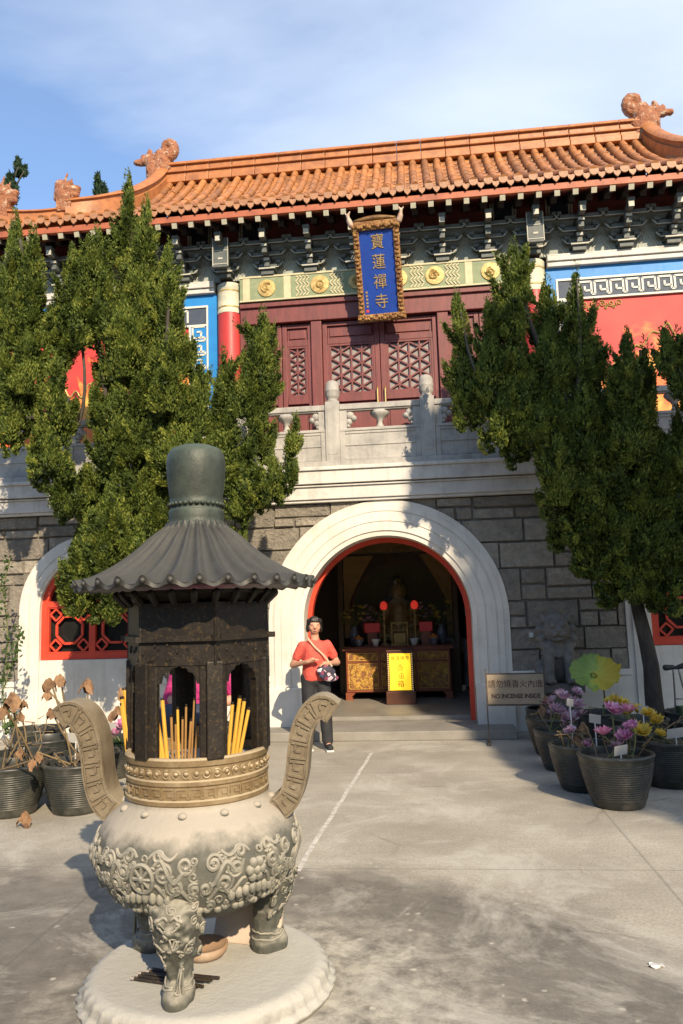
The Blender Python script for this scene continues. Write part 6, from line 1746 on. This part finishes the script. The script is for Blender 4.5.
limb(tk, [W_(20,420,YB_),W_(50,410,YB_-.3),W_(53,370,YB_-.35)], .04, .012)
limb(tk, [W_(42,400,YB_),W_(15,390,YB_-.1),W_(5,330,YB_-.1)], .04, .012)
tk.build('trunk', m_bark, tB, smooth=True)
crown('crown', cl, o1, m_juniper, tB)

bR = atz(651,716,0.0); bR = np.array((3.06,-1.25,0.0))
tC = thing('juniper_tree', 'dark leaning juniper with a bare curved trunk on the right of the arch', 'tree', tuple(bR))
YC = -1.25
spec = [(513,236,300,17,.1,.05),(516,262,345,30,.1,.05),(456,284,345,11,-.1,.08),(463,305,400,18,-.1,.08),(487,297,370,16,-.1,.08),(487,335,420,26,-.2,.10),(466,360,428,18,-.2,.10),(515,320,410,34,.0,.04),(547,273,350,19,.15,0),(576,260,340,13,.1,0),(575,292,385,28,.1,-.02),(550,315,400,32,.0,0),(595,320,420,20,.1,-.04),(528,365,440,34,-.2,.02),(505,385,445,30,-.25,.06),(560,370,450,34,.0,-.04),(590,370,460,28,.1,-.05),(520,415,462,24,-.1,-.04),
 (582,376,470,20,-.3,.03),(554,400,480,16,-.35,.05),(556,430,510,22,-.35,.06),(585,430,520,30,-.2,0),(553,458,505,18,-.4,.12),(626,326,420,19,-.2,0),(645,332,430,17,-.1,0),(630,375,470,36,-.15,0),(612,420,510,34,-.1,-.02),(652,410,510,34,.0,-.03),(676,402,490,18,-.1,0),(675,440,530,26,.0,0),(640,470,560,38,-.1,-.03),(600,480,560,36,-.15,-.02),(570,490,545,26,-.2,0),(665,500,585,32,-.1,-.02),(625,520,600,38,-.1,-.04),(590,525,580,26,-.2,-.03),(655,545,610,28,-.05,-.04),(690,480,570,26,0,0),(600,390,450,26,.0,-.05)]
cl = [px_clump(x,a_,b_,w,YC+dy,tn,U(-4,4)) for (x,a_,b_,w,dy,tn) in spec]
tk = MB(); W_ = lambda x,y,Y: tuple(aty(x,y,Y)-bR)
limb(tk, [(.03,0,-.05),W_(654,706,YC),W_(652,672,YC),W_(644,632,YC),W_(635,595,YC),W_(632,550,YC),W_(622,500,YC),W_(600,450,YC),W_(565,400,YC),W_(535,340,YC),W_(515,265,YC+.1)], .115, .02, 14)
limb(tk, [W_(632,560,YC),W_(645,510,YC),W_(650,440,YC),W_(640,350,YC-.1)], .08, .015)
limb(tk, [W_(622,500,YC),W_(625,440,YC-.1),W_(628,360,YC-.2)], .06, .012)
limb(tk, [W_(565,400,YC),W_(510,400,YC-.2),W_(475,370,YC-.2),W_(460,310,YC-.1)], .045, .01)
limb(tk, [W_(600,450,YC),W_(570,450,YC-.2),W_(556,430,YC-.3)], .04, .01)
limb(tk, [W_(575,420,YC),W_(580,350,YC),W_(577,280,YC+.1)], .045, .01)
for p_ in tk.v[:]: pass
tk.build('trunk', m_bark, tC, smooth=True)
tg_ = MB(); c_ = np.array(W_(632,594,YC)); tg_.lathe([(.088,-.02),(.09,-.02),(.09,.025),(.088,.025)], 20, tuple(c_)); tg_.build('tree_tag', m_white, tC)
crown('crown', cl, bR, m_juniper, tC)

tD = thing('juniper_tree', 'second juniper reaching into the picture from beyond the right edge', 'tree', (4.35,-1.6,0))
o3 = np.array((4.35,-1.6,0)); YD = -1.6
spec = [(664,320,372,13,-.1,-.02),(678,324,395,18,0,0),(695,318,400,20,0,0),(715,300,400,28,0,0),(740,260,380,30,0,0),(700,380,470,26,0,0),(730,370,480,36,0,0),(720,450,540,36,.1,0),(750,200,330,30,0,0)]
cl = [px_clump(x,a_,b_,w,YD+dy,tn,U(-4,4)) for (x,a_,b_,w,dy,tn) in spec]
tk = MB(); W_ = lambda x,y,Y: tuple(aty(x,y,Y)-o3)
limb(tk, [(0,0,-.05),(.05,0,1.5),W_(745,520,YD),W_(740,400,YD),W_(745,280,YD)], .12, .02)
limb(tk, [W_(742,440,YD),W_(710,400,YD),W_(680,375,YD),W_(668,345,YD)], .05, .012)
tk.build('trunk', m_bark, tD, smooth=True); crown('crown', cl, o3, m_juniper, tD)

# small trees showing over the roof far behind
m_far = leaf_mat('far_leaf', (.02,.045,.025), (.045,.085,.04), (.09,.13,.05))
for lab, tips in (('dark tree top showing over the roof at the far left corner', [(2,188,212,11),(11,172,194,7),(18,158,176,4),(8,182,204,10),(24,166,176,3)]), ('tiny tree top showing over the descending roof ridge left of the first finial', [(98,173,198,4),(103,184,205,6),(107,192,210,5)])):
    Yf = 16.0; b0 = aty(tips[0][0], tips[0][2]+60, Yf); t_ = thing('pine_tree', lab, 'tree', (b0[0], Yf, 0)); of = np.array((b0[0],Yf,0))
    cl = [px_clump(x,a_,b_,w,Yf+U(-.3,.3)) for (x,a_,b_,w) in tips]
    tk = MB(); P0 = aty(tips[0][0],tips[0][2],Yf)-of; limb(tk, [(0,0,0),tuple(P0*np.array((.6,.6,.6))),tuple(P0)], .22, .08)
    for (x,a_,b_,w) in tips: limb(tk, [tuple(P0), tuple(aty(x,(a_+b_)/2,Yf)-of)], .06, .02, 6)
    tk.build('trunk', m_bark, t_, smooth=True); crown('crown', cl, of, m_far, t_, .6, .13, False)

# leafy shrub at the left edge
sh_ = thing('leafy_shrub', 'thin broad leaved shrub climbing the stone wall at the left edge', 'shrub', (-5.95,-1.0,0)); os_ = np.array((-5.95,-1.0,0))
st = MB(); lv = MB()
for (pxs) in ([(6,735),(3,690),(8,640),(4,590),(10,560)],[(6,735),(-6,680),(-4,620),(2,580)],[(6,735),(14,720),(10,700)],[(3,690),(14,660),(20,630)]):
    P = smooth_path([tuple(aty(x,y,-1.0)-os_) for x,y in pxs], 20); st.tube(P, .008, 6)
    for p in P[3:]:
        for _ in range(5):
            d = Vector((U(-1,1),U(-1,.6),U(-.6,.8))).normalized(); w_ = d.orthogonal().normalized()*U(.012,.022); L_ = U(.05,.085); q = p + Vector((U(-.05,.05),U(-.08,.03),U(-.05,.05)))
            lv.tint = U(0,1); lv.add([q,q+d*L_*.45+w_,q+d*L_,q+d*L_*.45-w_],[(0,1,2,3)])
st.build('stem', m_gstem, sh_); lv.build('leaves', m_leaf, sh_, tint=True)

# ================================================================== big trees behind the camera: they shade the right of the court
SUN_EL, SUN_AZ = radians(32.5), radians(24.0)
SV = Vector((sin(SUN_AZ)*cos(SUN_EL), -cos(SUN_AZ)*cos(SUN_EL), sin(SUN_EL)))
def shade_at(pt, Y):
    "where the sun ray through pt crosses the plane y = Y"
    p = Vector(pt); return p + SV*((Y - p.y)/SV.y)
def shade_tree(label, blobs, Y, foot, seed, size=.16, dens=.5):
    t_ = thing('shade_tree', label, 'tree', foot); of = np.array(foot); cl = []
    rr = random.Random(seed); tk = MB(); top = None
    cs = []
    for (pt, r) in blobs:
        c = shade_at(pt, Y + rr.uniform(-.8,.8)); cs.append((c, r)); cl.append(((c.x,c.y,c.z-r), (c.x,c.y,c.z+r*1.1), r*1.02, 0))
    mid = sum((c for c, r in cs), Vector())/len(cs); fo = Vector(foot)
    P0 = Vector((0,0,-.1)); P1 = Vector((mid.x,mid.y,mid.z)) - fo
    limb(tk, [P0, Vector((P1.x*.2,P1.y*.2,P1.z*.35)), Vector((P1.x*.7,P1.y*.7,P1.z*.7)), P1], .34, .12, 12)
    for c, r in cs: limb(tk, [P1*.8, (P1*.5 + (c-fo)*.5), c-fo], .10, .03, 7)
    tk.build('trunk', m_bark, t_, smooth=True)
    return crown('crown', cl, of, m_juniper, t_, dens, size, False)
blobs = []
rr = random.Random(12)
# (point shaded on or before the facade, radius)
for (pt, r) in (((2.1,-.1,.5),1.0),((2.2,-.1,1.7),1.05),((1.9,-.1,2.9),.75),((1.5,-.1,3.7),.75),((2.5,-.1,3.9),.8),((3.3,-.1,1.0),1.1),((3.6,-.1,2.4),1.1),((3.6,-.1,3.8),.9),((4.9,-.1,1.2),1.1),((5.0,-.1,3.0),1.1),((.98,-.1,3.95),.42),((2.35,-1.2,0),.8),((2.6,-2.3,0),.85),((3.0,-3.3,0),.9),((4.0,-2.4,0),1.0),((.75,-.1,3.3),.35),((1.55,-.1,.2),.6),((1.35,-.1,1.1),.5),((1.45,-.1,1.9),.45),((1.75,-.5,.1),.6),((1.9,-1.6,0),.7),((2.2,-2.9,.2),.7)):
    blobs.append((pt, r))
shade_tree('tall broad tree behind the viewer shading the right of the court', blobs, -15.0, (9.6,-15.0,0), 3)

# unseen trees behind the viewer, added to block sky fill and deepen the shade
cl = []
for i in range(46):
    x = -34 + 68*i/45 + rr.uniform(-.6,.6); y = -26 - rr.uniform(0,5); h = rr.uniform(5.5,9.0)
    cl.append(((x,y,0),(x+rr.uniform(-.5,.5),y,h),rr.uniform(1.5,2.3),0))
for s in (-1,1):
    for i in range(14):
        y = -24 + 2.6*i; x = s*(17+rr.uniform(0,3)); 
        if s > 0 and y > -8 or s < 0: cl.append(((x,y,0),(x,y,rr.uniform(5,8)),rr.uniform(1.4,2.0),0))
wd = crown('sky_fill_block_trees', cl, (0,0,0), m_juniper, None, .10, .34, False); tag(wd, 'unseen band of trees added far behind and beside the viewer to block sky light', 'wood', kind='stuff')
# ================================================================== light and sky
sun = bpy.data.lights.new('sun', 'SUN'); sun.energy = 4.9; sun.angle = radians(.55); sun.color = (1.0,.82,.59)
so_ = bpy.data.objects.new('sun', sun); COL.objects.link(so_); so_.rotation_euler = SV.to_track_quat('Z','Y').to_euler()
so_.location = (0,0,30)
w = bpy.data.worlds.new('World'); scene.world = w; w.use_nodes = True; nt = w.node_tree; bgn = nt.nodes['Background']
sky = nt.nodes.new('ShaderNodeTexSky'); sky.sky_type = 'NISHITA'; sky.sun_disc = False; sky.sun_elevation = SUN_EL
sky.sun_rotation = radians(180) - SUN_AZ          # measured from +Y
sky.air_density = 1.0; sky.dust_density = .4; sky.ozone_density = 3.0
tc = nt.nodes.new('ShaderNodeTexCoord'); dirv = tc.outputs['Generated']
sx = nt.nodes.new('ShaderNodeSeparateXYZ'); nt.links.new(dirv, sx.inputs[0])
zc = math_(nt, 'MAXIMUM', sx.outputs['Z'], .04)
cx = nt.nodes.new('ShaderNodeCombineXYZ'); nt.links.new(math_(nt,'DIVIDE',sx.outputs['X'],zc), cx.inputs[0]); nt.links.new(math_(nt,'DIVIDE',sx.outputs['Y'],zc), cx.inputs[1])
mp = nt.nodes.new('ShaderNodeMapping'); mp.inputs['Rotation'].default_value = (0,0,radians(25)); mp.inputs['Scale'].default_value = (1.1,1.9,1); mp.inputs['Location'].default_value = (3.1,1.2,0); nt.links.new(cx.outputs[0], mp.inputs['Vector'])
n1 = noise(nt, mp.outputs[0], .8, 7, .52, .3)
k = math_(nt, 'ADD', n1, math_(nt, 'MULTIPLY', math_(nt, 'DIVIDE', sx.outputs['X'], math_(nt, 'MAXIMUM', sx.outputs['Y'], .2)), .38))
cf = ramp(nt, k, [(.30, .12), (.52, .48), (.85, .85)])
skc = mixc(nt, 1.0, sky.outputs[0], (.88,1.08,1.22), 'MULTIPLY')
col = mixc(nt, cf, skc, (5.4,5.9,6.6))
nt.links.new(col, bgn.inputs['Color']); bgn.inputs['Strength'].default_value = .13
scene.view_settings.view_transform = 'Standard'; scene.view_settings.look = 'None'; scene.view_settings.exposure = 0.62; scene.view_settings.gamma = 1.0
scene.render.engine = 'CYCLES'
scene.cycles.max_bounces = 8; scene.cycles.transparent_max_bounces = 12
try: scene.cycles.use_denoising = True
except Exception: pass
